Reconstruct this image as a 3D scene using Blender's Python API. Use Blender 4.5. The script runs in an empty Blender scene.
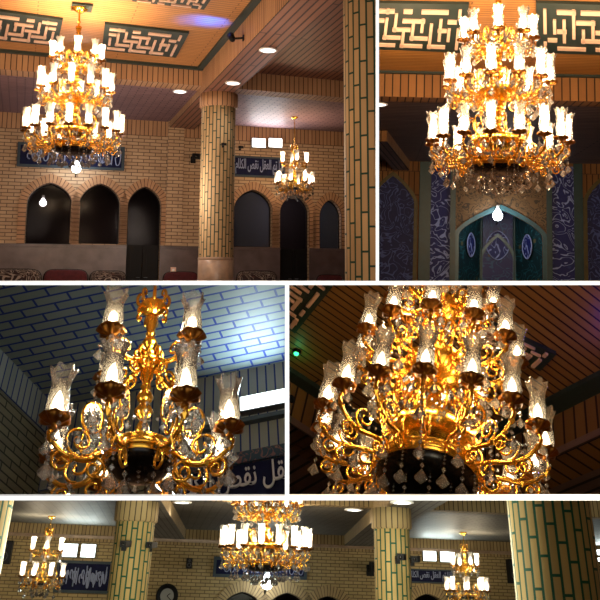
import bpy, bmesh, math, random
from mathutils import Vector as V, Matrix as MX
from math import sin, cos, pi, sqrt, atan2, radians
random.seed(7)
scn = bpy.context.scene
COL = scn.collection
# ------------------------------------------------------------------ camera
F, PX, PY = 800.0, 300.0, 150.0
PITCH = math.atan(135 / 800)
C0 = V((0, 0, 1.5))
cam = bpy.data.cameras.new('camera'); cam_o = bpy.data.objects.new('camera', cam); COL.objects.link(cam_o)
cam.sensor_width = 36; cam.lens = 36 * F / 600; cam.shift_y = -0.25; cam.clip_end = 200
cam_o.location = C0; cam_o.rotation_euler = (pi / 2 + PITCH, 0, 0)
scn.camera = cam_o
CAMW = MX.Translation(C0) @ MX.Rotation(PITCH, 4, 'X')      # camera frame (x right, y forward, z up) -> world


def rayc(px, py): return V(((px - PX) / F, 1, (PY - py) / F))


# ------------------------------------------------------------------ rooms
class Room:
    """One of the five interiors: a frame with its own heading and tilt, eye at the origin, z up."""
    def __init__(s, name, box, zen, head):
        s.name = name; s.box = box
        U = V((zen[0] - PX, F, PY - zen[1])).normalized()
        d = rayc(*head); Fw = (d - U * d.dot(U)).normalized(); X = Fw.cross(U)
        R = MX((X, Fw, U)).transposed()
        s.R = R; s.RT = R.transposed(); s.W = CAMW @ R.to_4x4()

    def ray(s, px, py): return s.RT @ rayc(px, py)

    def z(s, px, py, h):
        d = s.ray(px, py); return d * (h / d.z)

    def d(s, px, py, dist):
        r = s.ray(px, py); return r * (dist / r.y)

    def slant(s, px, py, dist):
        return s.ray(px, py) * dist


class Wall:
    """An upright plane through two points: local x along it, y away from the viewer, z up."""
    def __init__(s, room, a, b):
        s.room = room
        a = V((a.x, a.y, 0)); b = V((b.x, b.y, 0)); u = (b - a).normalized()
        s.o, s.u = a, u; s.y = V((0, 0, 1)).cross(u); s.len = (b - a).length
        s.M = MX.Translation(a) @ MX((u, s.y, V((0, 0, 1)))).transposed().to_4x4()

    def hit(s, px, py, off=0):
        r = s.room.ray(px, py); t = ((s.o - s.y * off).dot(s.y)) / r.dot(s.y)
        p = r * t - s.o; return p.dot(s.u), p.z

    def at(s, x, z, off=0): return s.M @ MX.Translation((x, -off, z))


def frame(p, u=V((1, 0, 0))):
    u = V((u.x, u.y, 0)).normalized(); z = V((0, 0, 1))
    return MX.Translation(p) @ MX((u, z.cross(u), z)).transposed().to_4x4()


# ------------------------------------------------------------------ mesh builder
class MB:
    def __init__(s): s.v = []; s.f = []; s.uv = []; s.sm = []

    def face(s, pts, uv=None, sm=False):
        b = len(s.v); s.v += [V(p) for p in pts]; n = len(pts)
        s.f.append(tuple(range(b, b + n))); s.sm.append(sm)
        if uv is None:
            a = V(pts[0]); e = (V(pts[1]) - a); L = e.length or 1; e = e / L
            g = V(pts[-1]) - a; g = g - e * g.dot(e); g = g.normalized() if g.length > 1e-9 else V((0, 0, 1))
            uv = [((V(p) - a).dot(e), (V(p) - a).dot(g)) for p in pts]
        s.uv.append(uv)

    def planar(s, pts, u, w, o=V((0, 0, 0))):
        s.face(pts, [((V(p) - o).dot(u), (V(p) - o).dot(w)) for p in pts])

    def hexa(s, p):
        for q in ((0, 3, 2, 1), (4, 5, 6, 7), (0, 1, 5, 4), (1, 2, 6, 5), (2, 3, 7, 6), (3, 0, 4, 7)):
            s.face([p[i] for i in q])

    def box(s, x0, x1, y0, y1, z0, z1):
        s.hexa([(x0, y0, z0), (x1, y0, z0), (x1, y1, z0), (x0, y1, z0), (x0, y0, z1), (x1, y0, z1), (x1, y1, z1), (x0, y1, z1)])

    def grid(s, rows, closed=True, sm=True, uvf=None):
        n = len(rows[0]); b = len(s.v)
        for r in rows: s.v += [V(p) for p in r]
        for i in range(len(rows) - 1):
            for j in range(n if closed else n - 1):
                k = (j + 1) % n
                s.f.append((b + i * n + j, b + i * n + k, b + (i + 1) * n + k, b + (i + 1) * n + j)); s.sm.append(sm)
                s.uv.append([uvf(i, j), uvf(i, j + 1), uvf(i + 1, j + 1), uvf(i + 1, j)] if uvf else [(0, 0)] * 4)

    def lathe(s, prof, n=20, mod=None, o=(0, 0, 0), sm=True, uvr=None):
        rows = []
        for i, (r, z) in enumerate(prof):
            row = []
            for j in range(n):
                t = 2 * pi * j / n; rr, zz = mod(t, i, r, z) if mod else (r, z)
                row.append((o[0] + rr * cos(t), o[1] + rr * sin(t), o[2] + zz))
            rows.append(row)
        s.grid(rows, True, sm, (lambda i, j: (uvr * 2 * pi * j / n, prof[i][1])) if uvr else None)

    def tube(s, pts, r, n=7, closed=False):
        pts = [V(p) for p in pts]; m = len(pts); rows = []; prev = None
        rad = r if isinstance(r, (list, tuple)) else [r] * m
        for i, p in enumerate(pts):
            a = pts[i - 1] if (i or closed) else p; c = pts[(i + 1) % m] if (i < m - 1 or closed) else p
            t = (c - a).normalized()
            if prev is None:
                prev = t.cross(V((0, 0, 1)));
                if prev.length < .1: prev = t.cross(V((0, 1, 0)))
            prev = (prev - t * prev.dot(t)).normalized(); q = t.cross(prev)
            rows.append([p + (prev * cos(2 * pi * k / n) + q * sin(2 * pi * k / n)) * rad[i] for k in range(n)])
        if closed: rows.append(rows[0])
        s.grid(rows)
        if not closed:
            s.face(list(reversed(rows[0]))); s.face(rows[-1])

    def gem(s, c, r, up, dn, n=6):
        c = V(c); ring = [c + V((r * cos(2 * pi * k / n), r * sin(2 * pi * k / n), 0)) for k in range(n)]
        for k in range(n):
            a, b = ring[k], ring[(k + 1) % n]
            s.face([a, b, c + V((0, 0, up))]); s.face([b, a, c - V((0, 0, dn))])

    def mesh(s, name):
        me = bpy.data.meshes.new(name); me.from_pydata([tuple(p) for p in s.v], [], s.f)
        uvl = me.uv_layers.new(name='uv'); k = 0
        for u in s.uv:
            for q in u: uvl.data[k].uv = q; k += 1
        me.polygons.foreach_set('use_smooth', s.sm); me.update()
        return me


def smooth(pts, seg=5):
    pts = [V(p) for p in pts]; out = []
    for i in range(len(pts) - 1):
        p0 = pts[max(i - 1, 0)]; p1 = pts[i]; p2 = pts[i + 1]; p3 = pts[min(i + 2, len(pts) - 1)]
        for k in range(seg):
            t = k / seg
            out.append(.5 * ((2 * p1) + (p2 - p0) * t + (2 * p0 - 5 * p1 + 4 * p2 - p3) * t * t + (3 * p1 - p0 - 3 * p2 + p3) * t ** 3))
    return out + [pts[-1]]


# ------------------------------------------------------------------ objects
ROOM_OF = {}


def put(name, data, M, parent=None, room=None):
    o = bpy.data.objects.new(name, data); COL.objects.link(o)
    if name == 'crystal_garland': o['kind'] = 'stuff'
    if parent: o.parent = parent; o.matrix_basis = M
    else: o.matrix_basis = room.W @ M; ROOM_OF[o] = room
    return o


def tag(o, label, cat, group=None):
    o['label'] = label; o['category'] = cat
    if group: o['group'] = group
    return o


def thing(name, label, cat, room, M, group=None):
    return tag(put(name, None, M, None, room), label, cat, group)


def me_of(mb, mat, name='mesh'):
    me = mb.mesh(name) if isinstance(mb, MB) else mb
    if not me.materials: me.materials.append(mat)
    return me


def part(name, mb, mat, parent, M=MX()):
    return put(name, me_of(mb, mat, name), M, parent)


def single(name, mb, mat, room, M, label, cat, group=None):
    return tag(put(name, me_of(mb, mat, name), M, None, room), label, cat, group)


def struct(name, mb, mat, room, M=MX()):
    o = put(name, me_of(mb, mat, name), M, None, room); o['kind'] = 'structure'; return o


def lamp(room, p, watts, col, rad=.03, parent=None, M=None, kind='POINT', **kw):
    L = bpy.data.lights.new('light', kind); L.energy = watts; L.color = col
    if kind == 'AREA': L.size = rad
    else: L.shadow_soft_size = rad
    for k, v in kw.items(): setattr(L, k, v)
    return put('light', L, M if M is not None else MX.Translation(p), parent, room)


# ------------------------------------------------------------------ materials
def lin(c):
    c = c.lstrip('#'); out = []
    for i in (0, 2, 4):
        x = int(c[i:i + 2], 16) / 255; out.append(x / 12.92 if x <= .04045 else ((x + .055) / 1.055) ** 2.4)
    return (*out, 1)


def newmat(name):
    m = bpy.data.materials.new(name); m.use_nodes = True; nt = m.node_tree
    return m, nt, nt.nodes['Principled BSDF'], nt.nodes['Material Output']


def pbr(name, col, rough=.6, metal=0, noise=0, scale=8, emit=0, spec=.5):
    m, nt, b, o = newmat(name); c = lin(col)
    b.inputs['Base Color'].default_value = c; b.inputs['Roughness'].default_value = rough
    b.inputs['Metallic'].default_value = metal; b.inputs['Specular IOR Level'].default_value = spec
    if noise:
        n = nt.nodes.new('ShaderNodeTexNoise'); n.inputs['Scale'].default_value = scale; n.inputs['Detail'].default_value = 6
        tc = nt.nodes.new('ShaderNodeTexCoord'); nt.links.new(tc.outputs['Object'], n.inputs['Vector'])
        r = nt.nodes.new('ShaderNodeValToRGB'); r.color_ramp.elements[0].position = .3; r.color_ramp.elements[1].position = .7
        r.color_ramp.elements[0].color = [x * (1 - noise) for x in c[:3]] + [1]
        r.color_ramp.elements[1].color = [min(1, x * (1 + noise)) for x in c[:3]] + [1]
        nt.links.new(n.outputs['Fac'], r.inputs['Fac']); nt.links.new(r.outputs['Color'], b.inputs['Base Color'])
    if emit:
        b.inputs['Emission Color'].default_value = c; b.inputs['Emission Strength'].default_value = emit
    return m


def brick(name, c1, c2, mortar, bw, bh, ms, swap=False, off=.5, freq=2, rough=.7, bump=.4, bias=0, spec=.3, spiral=0):
    m, nt, b, o = newmat(name)
    uv = nt.nodes.new('ShaderNodeUVMap'); src = uv.outputs['UV']
    if swap:
        sp = nt.nodes.new('ShaderNodeSeparateXYZ'); cb = nt.nodes.new('ShaderNodeCombineXYZ')
        nt.links.new(src, sp.inputs[0]); nt.links.new(sp.outputs['X'], cb.inputs['Y']); nt.links.new(sp.outputs['Y'], cb.inputs['X'])
        src = cb.outputs[0]
    if spiral:
        ax = nt.nodes.new('ShaderNodeSeparateXYZ'); nt.links.new(src, ax.inputs[0]); prev = ax.outputs['Y']
        for op_, k in (('DIVIDE', bh), ('FLOOR', 0), ('MULTIPLY', bw * spiral)):
            q = nt.nodes.new('ShaderNodeMath'); q.operation = op_; nt.links.new(prev, q.inputs[0]); q.inputs[1].default_value = k; prev = q.outputs[0]
        q = nt.nodes.new('ShaderNodeMath'); q.operation = 'ADD'; nt.links.new(prev, q.inputs[0]); nt.links.new(ax.outputs['X'], q.inputs[1])
        cc = nt.nodes.new('ShaderNodeCombineXYZ'); nt.links.new(q.outputs[0], cc.inputs['X']); nt.links.new(ax.outputs['Y'], cc.inputs['Y']); src = cc.outputs[0]
    t = nt.nodes.new('ShaderNodeTexBrick'); t.offset = off; t.offset_frequency = freq; t.squash = 1
    t.inputs['Scale'].default_value = 1; t.inputs['Brick Width'].default_value = bw; t.inputs['Row Height'].default_value = bh
    t.inputs['Mortar Size'].default_value = ms; t.inputs['Mortar Smooth'].default_value = .1; t.inputs['Bias'].default_value = bias
    t.inputs['Color1'].default_value = lin(c1); t.inputs['Color2'].default_value = lin(c2); t.inputs['Mortar'].default_value = lin(mortar)
    nt.links.new(src, t.inputs['Vector'])
    n = nt.nodes.new('ShaderNodeTexNoise'); n.inputs['Scale'].default_value = 1.3; n.inputs['Detail'].default_value = 5
    nt.links.new(uv.outputs['UV'], n.inputs['Vector'])
    mr = nt.nodes.new('ShaderNodeMapRange'); mr.inputs['To Min'].default_value = .78; mr.inputs['To Max'].default_value = 1.2
    nt.links.new(n.outputs['Fac'], mr.inputs['Value'])
    mu = nt.nodes.new('ShaderNodeVectorMath'); mu.operation = 'SCALE'
    nt.links.new(t.outputs['Color'], mu.inputs[0]); nt.links.new(mr.outputs[0], mu.inputs['Scale'])
    nt.links.new(mu.outputs[0], b.inputs['Base Color'])
    bp = nt.nodes.new('ShaderNodeBump'); bp.inputs['Strength'].default_value = bump; bp.inputs['Distance'].default_value = .01; bp.invert = True
    nt.links.new(t.outputs['Fac'], bp.inputs['Height']); nt.links.new(bp.outputs[0], b.inputs['Normal'])
    b.inputs['Roughness'].default_value = rough; b.inputs['Specular IOR Level'].default_value = spec
    return m


def scrollwork(name, bg, line, line2, scale=3.0, width=.09, rough=.35, dots=None):
    """glazed tile: pale swirling strokes on a ground, with small blossoms"""
    m, nt, b, o = newmat(name); N = nt.nodes.new; L = nt.links.new
    uv = N('ShaderNodeUVMap'); n = N('ShaderNodeTexNoise'); n.inputs['Scale'].default_value = scale; n.inputs['Detail'].default_value = 1.5
    n.inputs['Distortion'].default_value = 1.4; L(uv.outputs['UV'], n.inputs['Vector'])
    k = N('ShaderNodeMath'); k.operation = 'MULTIPLY'; k.inputs[1].default_value = 7; L(n.outputs['Fac'], k.inputs[0])
    f = N('ShaderNodeMath'); f.operation = 'PINGPONG'; f.inputs[1].default_value = .5; L(k.outputs[0], f.inputs[0])
    r = N('ShaderNodeValToRGB'); r.color_ramp.elements[0].color = lin(line); r.color_ramp.elements[1].color = lin(bg)
    r.color_ramp.elements[0].position = width; r.color_ramp.elements[1].position = width + .06; L(f.outputs[0], r.inputs['Fac'])
    v = N('ShaderNodeTexVoronoi'); v.inputs['Scale'].default_value = scale * 1.6; L(uv.outputs['UV'], v.inputs['Vector'])
    r2 = N('ShaderNodeValToRGB'); r2.color_ramp.elements[0].color = (1, 1, 1, 1); r2.color_ramp.elements[1].color = (0, 0, 0, 1)
    r2.color_ramp.elements[0].position = .12; r2.color_ramp.elements[1].position = .2; L(v.outputs['Distance'], r2.inputs['Fac'])
    mx = N('ShaderNodeMix'); mx.data_type = 'RGBA'; L(r2.outputs['Color'], mx.inputs[0]); L(r.outputs['Color'], mx.inputs[6])
    mx.inputs[7].default_value = lin(line2); L(mx.outputs[2], b.inputs['Base Color'])
    b.inputs['Roughness'].default_value = rough
    return m


def clear(name, tint, transp, white, rough, ior=1.5, cuts=0):
    """thin cut glass: mostly see-through, a white share put in for light caught in the cuts, a sharp reflection"""
    m, nt, b, o = newmat(name); N = nt.nodes.new; L = nt.links.new; nt.nodes.remove(b)
    tr = N('ShaderNodeBsdfTransparent'); tr.inputs[0].default_value = tint
    tl = N('ShaderNodeBsdfTranslucent'); tl.inputs[0].default_value = (1, .97, .92, 1)
    df = N('ShaderNodeBsdfDiffuse'); df.inputs[0].default_value = (1, .97, .92, 1)
    gl = N('ShaderNodeBsdfGlossy'); gl.inputs['Roughness'].default_value = rough
    fr = N('ShaderNodeFresnel'); fr.inputs[0].default_value = ior
    a = N('ShaderNodeMixShader'); a.inputs[0].default_value = .4; L(tl.outputs[0], a.inputs[1]); L(df.outputs[0], a.inputs[2])
    c = N('ShaderNodeMixShader'); c.inputs[0].default_value = white
    if cuts:
        tc = N('ShaderNodeTexCoord'); vo = N('ShaderNodeTexVoronoi'); vo.inputs['Scale'].default_value = cuts; L(tc.outputs['Object'], vo.inputs['Vector'])
        mr = N('ShaderNodeMapRange'); mr.inputs['From Max'].default_value = .7; mr.inputs['To Min'].default_value = white * .55; mr.inputs['To Max'].default_value = white * 1.7
        L(vo.outputs['Distance'], mr.inputs['Value']); L(mr.outputs[0], c.inputs[0])
        bp = N('ShaderNodeBump'); bp.inputs['Strength'].default_value = .6; bp.inputs['Distance'].default_value = .004; L(vo.outputs['Distance'], bp.inputs['Height']); L(bp.outputs[0], gl.inputs['Normal'])
    L(tr.outputs[0], c.inputs[1]); L(a.outputs[0], c.inputs[2])
    d = N('ShaderNodeMixShader'); L(fr.outputs[0], d.inputs[0]); L(c.outputs[0], d.inputs[1]); L(gl.outputs[0], d.inputs[2])
    L(d.outputs[0], o.inputs[0])
    return m


def glow(name, col, s):
    m, nt, b, o = newmat(name); nt.nodes.remove(b)
    e = nt.nodes.new('ShaderNodeEmission'); e.inputs[0].default_value = col; e.inputs[1].default_value = s
    nt.links.new(e.outputs[0], o.inputs[0]); return m


WHITE = pbr('white_paint', '#f4f4f2', .6)
PART = pbr('partition_board', '#6a5140', .9)
GOLD = pbr('polished_gold', '#ffc04a', .24, 1, .12, 14)
DGOLD = pbr('aged_gold', '#8a5a24', .3, 1, .3, 30)
DARKBOWL = pbr('dark_bowl', '#16130f', .25, .3)
BLACK = pbr('black_plastic', '#101012', .6, 0, 0, 8, 0, .2)
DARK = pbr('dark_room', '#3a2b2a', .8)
GREYMET = pbr('grey_metal', '#55565a', .4, .6)
CRYSTAL = clear('crystal', (.97, .97, .97, 1), .6, .26, .02, 1.9)
GLASS = clear('cut_glass', (.985, .98, .97, 1), .6, .11, .05, 1.45, 90)
GLASS_W = clear('glare_cut_glass', (.985, .98, .97, 1), .6, .17, .05, 1.4, 60)  # the same clear glass, whitened to imitate lamp glare
GLOBE = clear('bright_cut_glass', (.99, .985, .98, 1), .6, .34, .06, 1.35)  # clear glass whitened further, so chimneys look blown out by their lamps
BULB_HOT = glow('bulb_hot', (1, .80, .55, 1), 34)
BULB_SOFT = glow('bulb_soft', (1, .80, .50, 1), 13)
BULB_COOL = glow('bulb_cool', (.93, .97, 1, 1), 22)
LENS = glow('lamp_lens', (1, .97, .95, 1), 6)
FLOOD = glow('flood_lens', (.88, 1, .98, 1), 5)
FLOOD_W = glow('flood_lens_warm', (1, .97, .93, 1), 5)
GREENGLINT = glow('green_glint_glow', (.05, 1, .3, 1), 3)  # glow standing in for a reflected green glint
BRICK1 = brick('tan_brick', '#b99d7c', '#aa8c6c', '#5e4c3e', .30, .09, .010)
SOLD1 = brick('tan_soldier_brick', '#b28a66', '#a07a5a', '#3a2a22', 3.0, .11, .009, True, 0)
CEIL1 = brick('orange_slats', '#c08a55', '#b57f4c', '#7a5230', 3.2, .10, .010, rough=.45, bump=.5)
AISLE1 = brick('aisle_ceiling_brick', '#8d6f70', '#7f6265', '#3c2d34', .34, .10, .012, rough=.6)
COLM = brick('column_brick', '#ac8f66', '#967c58', '#12352a', .40, .083, .011, True, 0, 2, bump=.5, spiral=.37)
MARBLE = pbr('grey_marble', '#584a48', .35, 0, .3, 3)
MARBLE_P = pbr('pale_marble', '#8d7662', .35, 0, .25, 5)
DKGREEN = pbr('dark_green_paint', '#22302c', .6, 0, .15, 5)
CREAM = pbr('cream_strip', '#e6c0a8', .7, 0, .08, 6)
NAVY = pbr('navy_tile', '#0c1130', .75, 0, .25, 6, 0, .15)
SLATE = pbr('slate_frame', '#3a444a', .7, 0, .1, 6, 0, .2)
INK = pbr('pale_blue_lettering', '#7d88a8', .6)
INKW = pbr('silver_lettering', '#b9b9c0', .5)
WINPANE = clear('dark_window_glass', (.5, .46, .46, 1), .5, .0, .12, 1.1)
DOORW = pbr('near_black_door', '#060505', .6, 0, 0, 8, 0, .2)
REDC = pbr('red_velvet', '#4a1418', .9, 0, .25, 12)
PATC = scrollwork('figured_cloth', '#241413', '#8d7d70', '#4a2d22', 5, .12, .9)
# mesh library shared by all chandeliers -------------------------------------------------
LIB = {}


def lib(key, fn):
    if key not in LIB: LIB[key] = fn()
    return LIB[key]


def m_glass(h=.30, mat=None):
    def f():
        mb = MB(); k = h / .30
        out = [(.034, 0), (.048, .015), (.056, .05), (.055, .10), (.049, .16), (.047, .20), (.052, .235), (.060, .265), (.068, .29), (.070, .30)]
        prof = [(r, z * k) for r, z in out] + [(r - .003, z * k) for r, z in reversed(out)]
        def mod(t, i, r, z):
            w = max(0, (z / k - .22) / .08); fl = 1 + .022 * cos(14 * t) * (1 - min(1, w))
            return r * fl * (1 + .09 * w * cos(7 * t)), z + .011 * w * cos(7 * t)
        mb.lathe(prof, 42, mod); return me_of(mb, mat, 'glass_chimney')
    return lib(('glass', h, mat.name), f)


def m_bulb(mat):
    def f():
        mb = MB(); mb.lathe([(.0, .0), (.014, .0), (.014, .02), (.024, .045), (.027, .07), (.022, .10), (.011, .128), (.0005, .148)], 12); return me_of(mb, mat, 'flame_bulb')
    return lib(('bulb', mat.name), f)


def m_cup():
    def f():
        mb = MB()
        def mod(t, i, r, z):
            w = max(0, (r - .03) / .05); return r * (1 + .10 * w * cos(8 * t)), z - .012 * w * cos(8 * t)
        mb.lathe([(.0, -.075), (.016, -.07), (.024, -.058), (.014, -.045), (.02, -.035), (.045, -.028), (.068, -.012), (.078, .004), (.070, .004), (.045, -.012), (.034, -.004), (.034, .012), (.0, .012)], 32, mod)
        return me_of(mb, DGOLD, 'candle_cup')
    return lib('cup', f)


def m_pend(n, drop=.075):
    def f():
        mb = MB(); z = 0
        for i in range(n):
            mb.gem((0, 0, z - .012), .009 if i % 2 else .012, .011, .011, 6); z -= .026
        mb.gem((0, 0, z - .03), .014, .02, .02, 6)
        z -= .05; mb.gem((0, 0, z - drop * .8), .040 * drop / .075, drop * .8, drop * .5, 7)
        return me_of(mb, CRYSTAL, 'crystal_pendant')
    return lib(('pend', n, drop), f)


def m_arm(r0, R, z0, dip):
    def f():
        mb = MB(); d = R - r0
        p = smooth([(r0, 0, z0), (r0 + .14 * d, 0, z0 - .02), (r0 + .36 * d, 0, -dip * .93), (r0 + .62 * d, 0, -dip), (r0 + .86 * d, 0, -dip * .86), (R + .016, 0, -dip * .5), (R, 0, -.06)], 6)
        m = len(p); mb.tube(p, [.017 - .006 * i / m for i in range(m)], 8)
        # C-scrolls riding on the arm
        def spiral(cx, cz, r, a0, turns, tail, sgn=1):
            q = []
            for i in range(26):
                t = i / 25; a = a0 + sgn * turns * 2 * pi * t; rr = r * (1 - .78 * t); q.append((cx + rr * cos(a), 0, cz + rr * sin(a)))
            mb.tube(([tail] if tail else []) + q, .008, 6)
        sd = min(dip, .15); spiral(r0 + .55 * d, -dip + sd * .58 + .01, sd * .55, -pi / 2, 1.4, None)
        spiral(r0 + .80 * d, -dip - sd * .24, sd * .36, pi / 2, 1.3, None, -1)
        spiral(r0 + .26 * d, -dip - sd * .2, sd * .42, pi / 2, 1.3, None)
        # leaf knobs
        for t in (.30, .55, .78):
            c = p[int(t * (m - 1))]; mb.gem(c, .024, .022, .03, 6)
        return me_of(mb, GOLD, 'arm')
    return lib(('arm', r0, R, z0, dip), f)


def m_loop(a, b):
    def f():
        mb = MB(); n = 28
        mb.tube([(a * cos(2 * pi * i / n), 0, b * sin(2 * pi * i / n)) for i in range(n)], .009, 6, True)
        return me_of(mb, GOLD, 'oval_loop')
    return lib(('loop', a, b), f)


def m_loopgems(a, b):
    def f():
        mb = MB()
        for r, k, s in ((.75, 9, .016), (.4, 5, .014), (0, 1, .02)):
            for i in range(k):
                t = 2 * pi * i / k; mb.gem((a * r * cos(t), 0, b * r * sin(t)), s, s, s, 6)
        return me_of(mb, CRYSTAL, 'loop_crystals')
    return lib(('loopg', a, b), f)


def m_crown(r, h, n):
    """ring of gold acanthus scrolls round the stem"""
    def f():
        mb = MB()
        mb.lathe([(.03, -h * .5), (r * .55, -h * .42), (r * .9, -h * .2), (r, 0), (r * .93, .012), (r * .6, -h * .1), (r * .3, h * .2), (.03, h * .3)], 36,
                 lambda t, i, a, z: (a * (1 + .05 * cos(n * t) * (a > r * .5)), z))
        for k in range(n):
            t = 2 * pi * k / n; c, s_ = cos(t), sin(t)
            q = [(.95 * r, 0), (1.12 * r, h * .10), (1.2 * r, h * .38), (1.05 * r, h * .62), (.86 * r, h * .58), (.84 * r, h * .40), (.98 * r, h * .34)]
            p = smooth([(a * c, a * s_, z) for a, z in q], 4); mb.tube(p, [.012 - .006 * i / len(p) for i in range(len(p))], 6)
            t += pi / n; c, s_ = cos(t), sin(t)
            q = [(.9 * r, -h * .15), (1.1 * r, -h * .3), (1.14 * r, -h * .52), (.98 * r, -h * .62), (.9 * r, -h * .48)]
            mb.tube(smooth([(a * c, a * s_, z) for a, z in q], 4), .009, 6)
        return me_of(mb, GOLD, 'scroll_crown')
    return lib(('crown', r, h, n), f)


def m_garland(R, z, n, sag, r2):
    """swagged crystal strings between the arms"""
    def f():
        mb = MB()
        for k in range(n):
            for i in range(1, 9):
                u = i / 9; t = 2 * pi * (k + u) / n; rr = R * (1 - .04 * sin(pi * u)); zz = z - sag * 4 * u * (1 - u)
                mb.gem((rr * cos(t), rr * sin(t), zz), .0105, .012, .012, 5)
            for u in (.25, .5, .75):
                t = 2 * pi * (k + u) / n; zz = z - sag * 4 * u * (1 - u)
                mb.gem((R * .97 * cos(t), R * .97 * sin(t), zz - .05), .02, .03, .022, 6)
            for i in range(1, 8):
                u = i / 8; t = 2 * pi * (k + .5) / n; rr = r2 + (R - r2) * u; zz = z + sag * .6 - sag * 3.2 * u * (1 - u)
                mb.gem((rr * cos(t), rr * sin(t), zz), .014 if i % 3 == 0 else .010, .018, .018, 5)
        return me_of(mb, CRYSTAL, 'crystal_garland')
    return lib(('garl', R, z, n, sag, r2), f)


def m_stem(z0, z1):
    def f():
        mb = MB(); prof = [(.0, z0)]; z = z0; i = 0
        pat = [(.05, .0), (.062, .025), (.05, .05), (.026, .06), (.024, .075), (.038, .085), (.038, .10), (.03, .11), (.046, .16), (.05, .20), (.03, .235), (.022, .25), (.05, .27), (.07, .30), (.05, .33), (.03, .345)]
        while z < z1 - .05:
            for r, dz in pat:
                if z + dz < z1: prof.append((r, z + dz))
            z += .36
        prof.append((.0, z1)); mb.lathe(prof, 20, lambda t, i, r, zz: (r * (1 + .06 * cos(8 * t)), zz)); return me_of(mb, GOLD, 'stem')
    return lib(('stem', z0, z1), f)


def m_rod(L, r=.012):
    def f():
        mb = MB(); mb.tube([(0, 0, 0), (0, 0, L)], r, 8)
        n = max(1, int(L / .11))
        for i in range(n): mb.gem((0, 0, (i + .5) * L / n), r * 2.2, .03, .03, 8)
        return me_of(mb, GOLD, 'rod')
    return lib(('rod', round(L, 2), r), f)


def tier(root, n, R, r0, z, z0, dip, gh, phase, gmat, bmat, npend, watts, col, pend=((1.0, -.075, 4),), loop=None):
    for k in range(n):
        a = 2 * pi * (k + phase) / n
        am = put('arm', m_arm(r0, R, z0, dip), MX.Translation((0, 0, z)) @ MX.Rotation(a, 4, 'Z'), root)
        T = MX.Translation
        put('candle_cup', m_cup(), T((R, 0, 0)), am)
        put('glass_chimney', m_glass(gh, gmat), T((R, 0, .006)), am)
        put('flame_bulb', m_bulb(bmat), T((R, 0, .012)), am)
        for fr, zz, cnt in pend:
            put('crystal_pendant', m_pend(cnt), T((r0 + (R - r0) * fr, 0, zz)), am)
            if fr == 1.0:
                for s_ in (-1, 1): put('crystal_drop', m_pend(1, .06), T((R, .07 * s_, -.012)), am)
        if loop:
            fx, fz, a_, b_ = loop; x = r0 + (R - r0) * fx
            put('oval_loop', m_loop(a_, b_), T((x, 0, fz)), am); put('loop_crystals', m_loopgems(a_, b_), T((x, 0, fz)), am)
        if watts and k % 2 == 0:
            lamp(None, None, watts / ((n + 1) // 2), col, .035, root, T((0, 0, z)) @ MX.Rotation(a, 4, 'Z') @ T((R, 0, .20) if gmat is not GLASS else (R * .62, 0, .12)))


def m_dish(r, h):
    def f():
        mb = MB(); mb.lathe([(r, 0), (r * .99, -h * .35), (r * .88, -h * .75), (r * .6, -h * .95), (.0, -h), ], 40); mb.lathe([(r * .98, .0), (.0, .004)], 40); return me_of(mb, DARKBOWL, 'bowl')
    return lib(('dish', r, h), f)


def m_rim(r):
    def f():
        mb = MB(); n = 48
        mb.tube([(r * cos(2 * pi * i / n), r * sin(2 * pi * i / n), .008) for i in range(n)], .022, 8, True)
        mb.lathe([(r * .98, -.03), (r * 1.03, -.02), (r * 1.03, .035), (r * 1.06, .05), (r * 1.0, .06), (r * .9, .05), (r * .9, 0)], 48)
        for i in range(24):
            t = 2 * pi * i / 24; mb.gem((r * 1.05 * cos(t), r * 1.05 * sin(t), .008), .014, .018, .024, 6)
        return me_of(mb, GOLD, 'bowl_rim')
    return lib(('rim', r), f)


def strings(root, r, z, n, cnt):
    for k in range(n):
        t = 2 * pi * (k + .5) / n; put('crystal_string', m_pend(cnt, .08), MX.Translation((r * cos(t), r * sin(t), z)), root)


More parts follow.
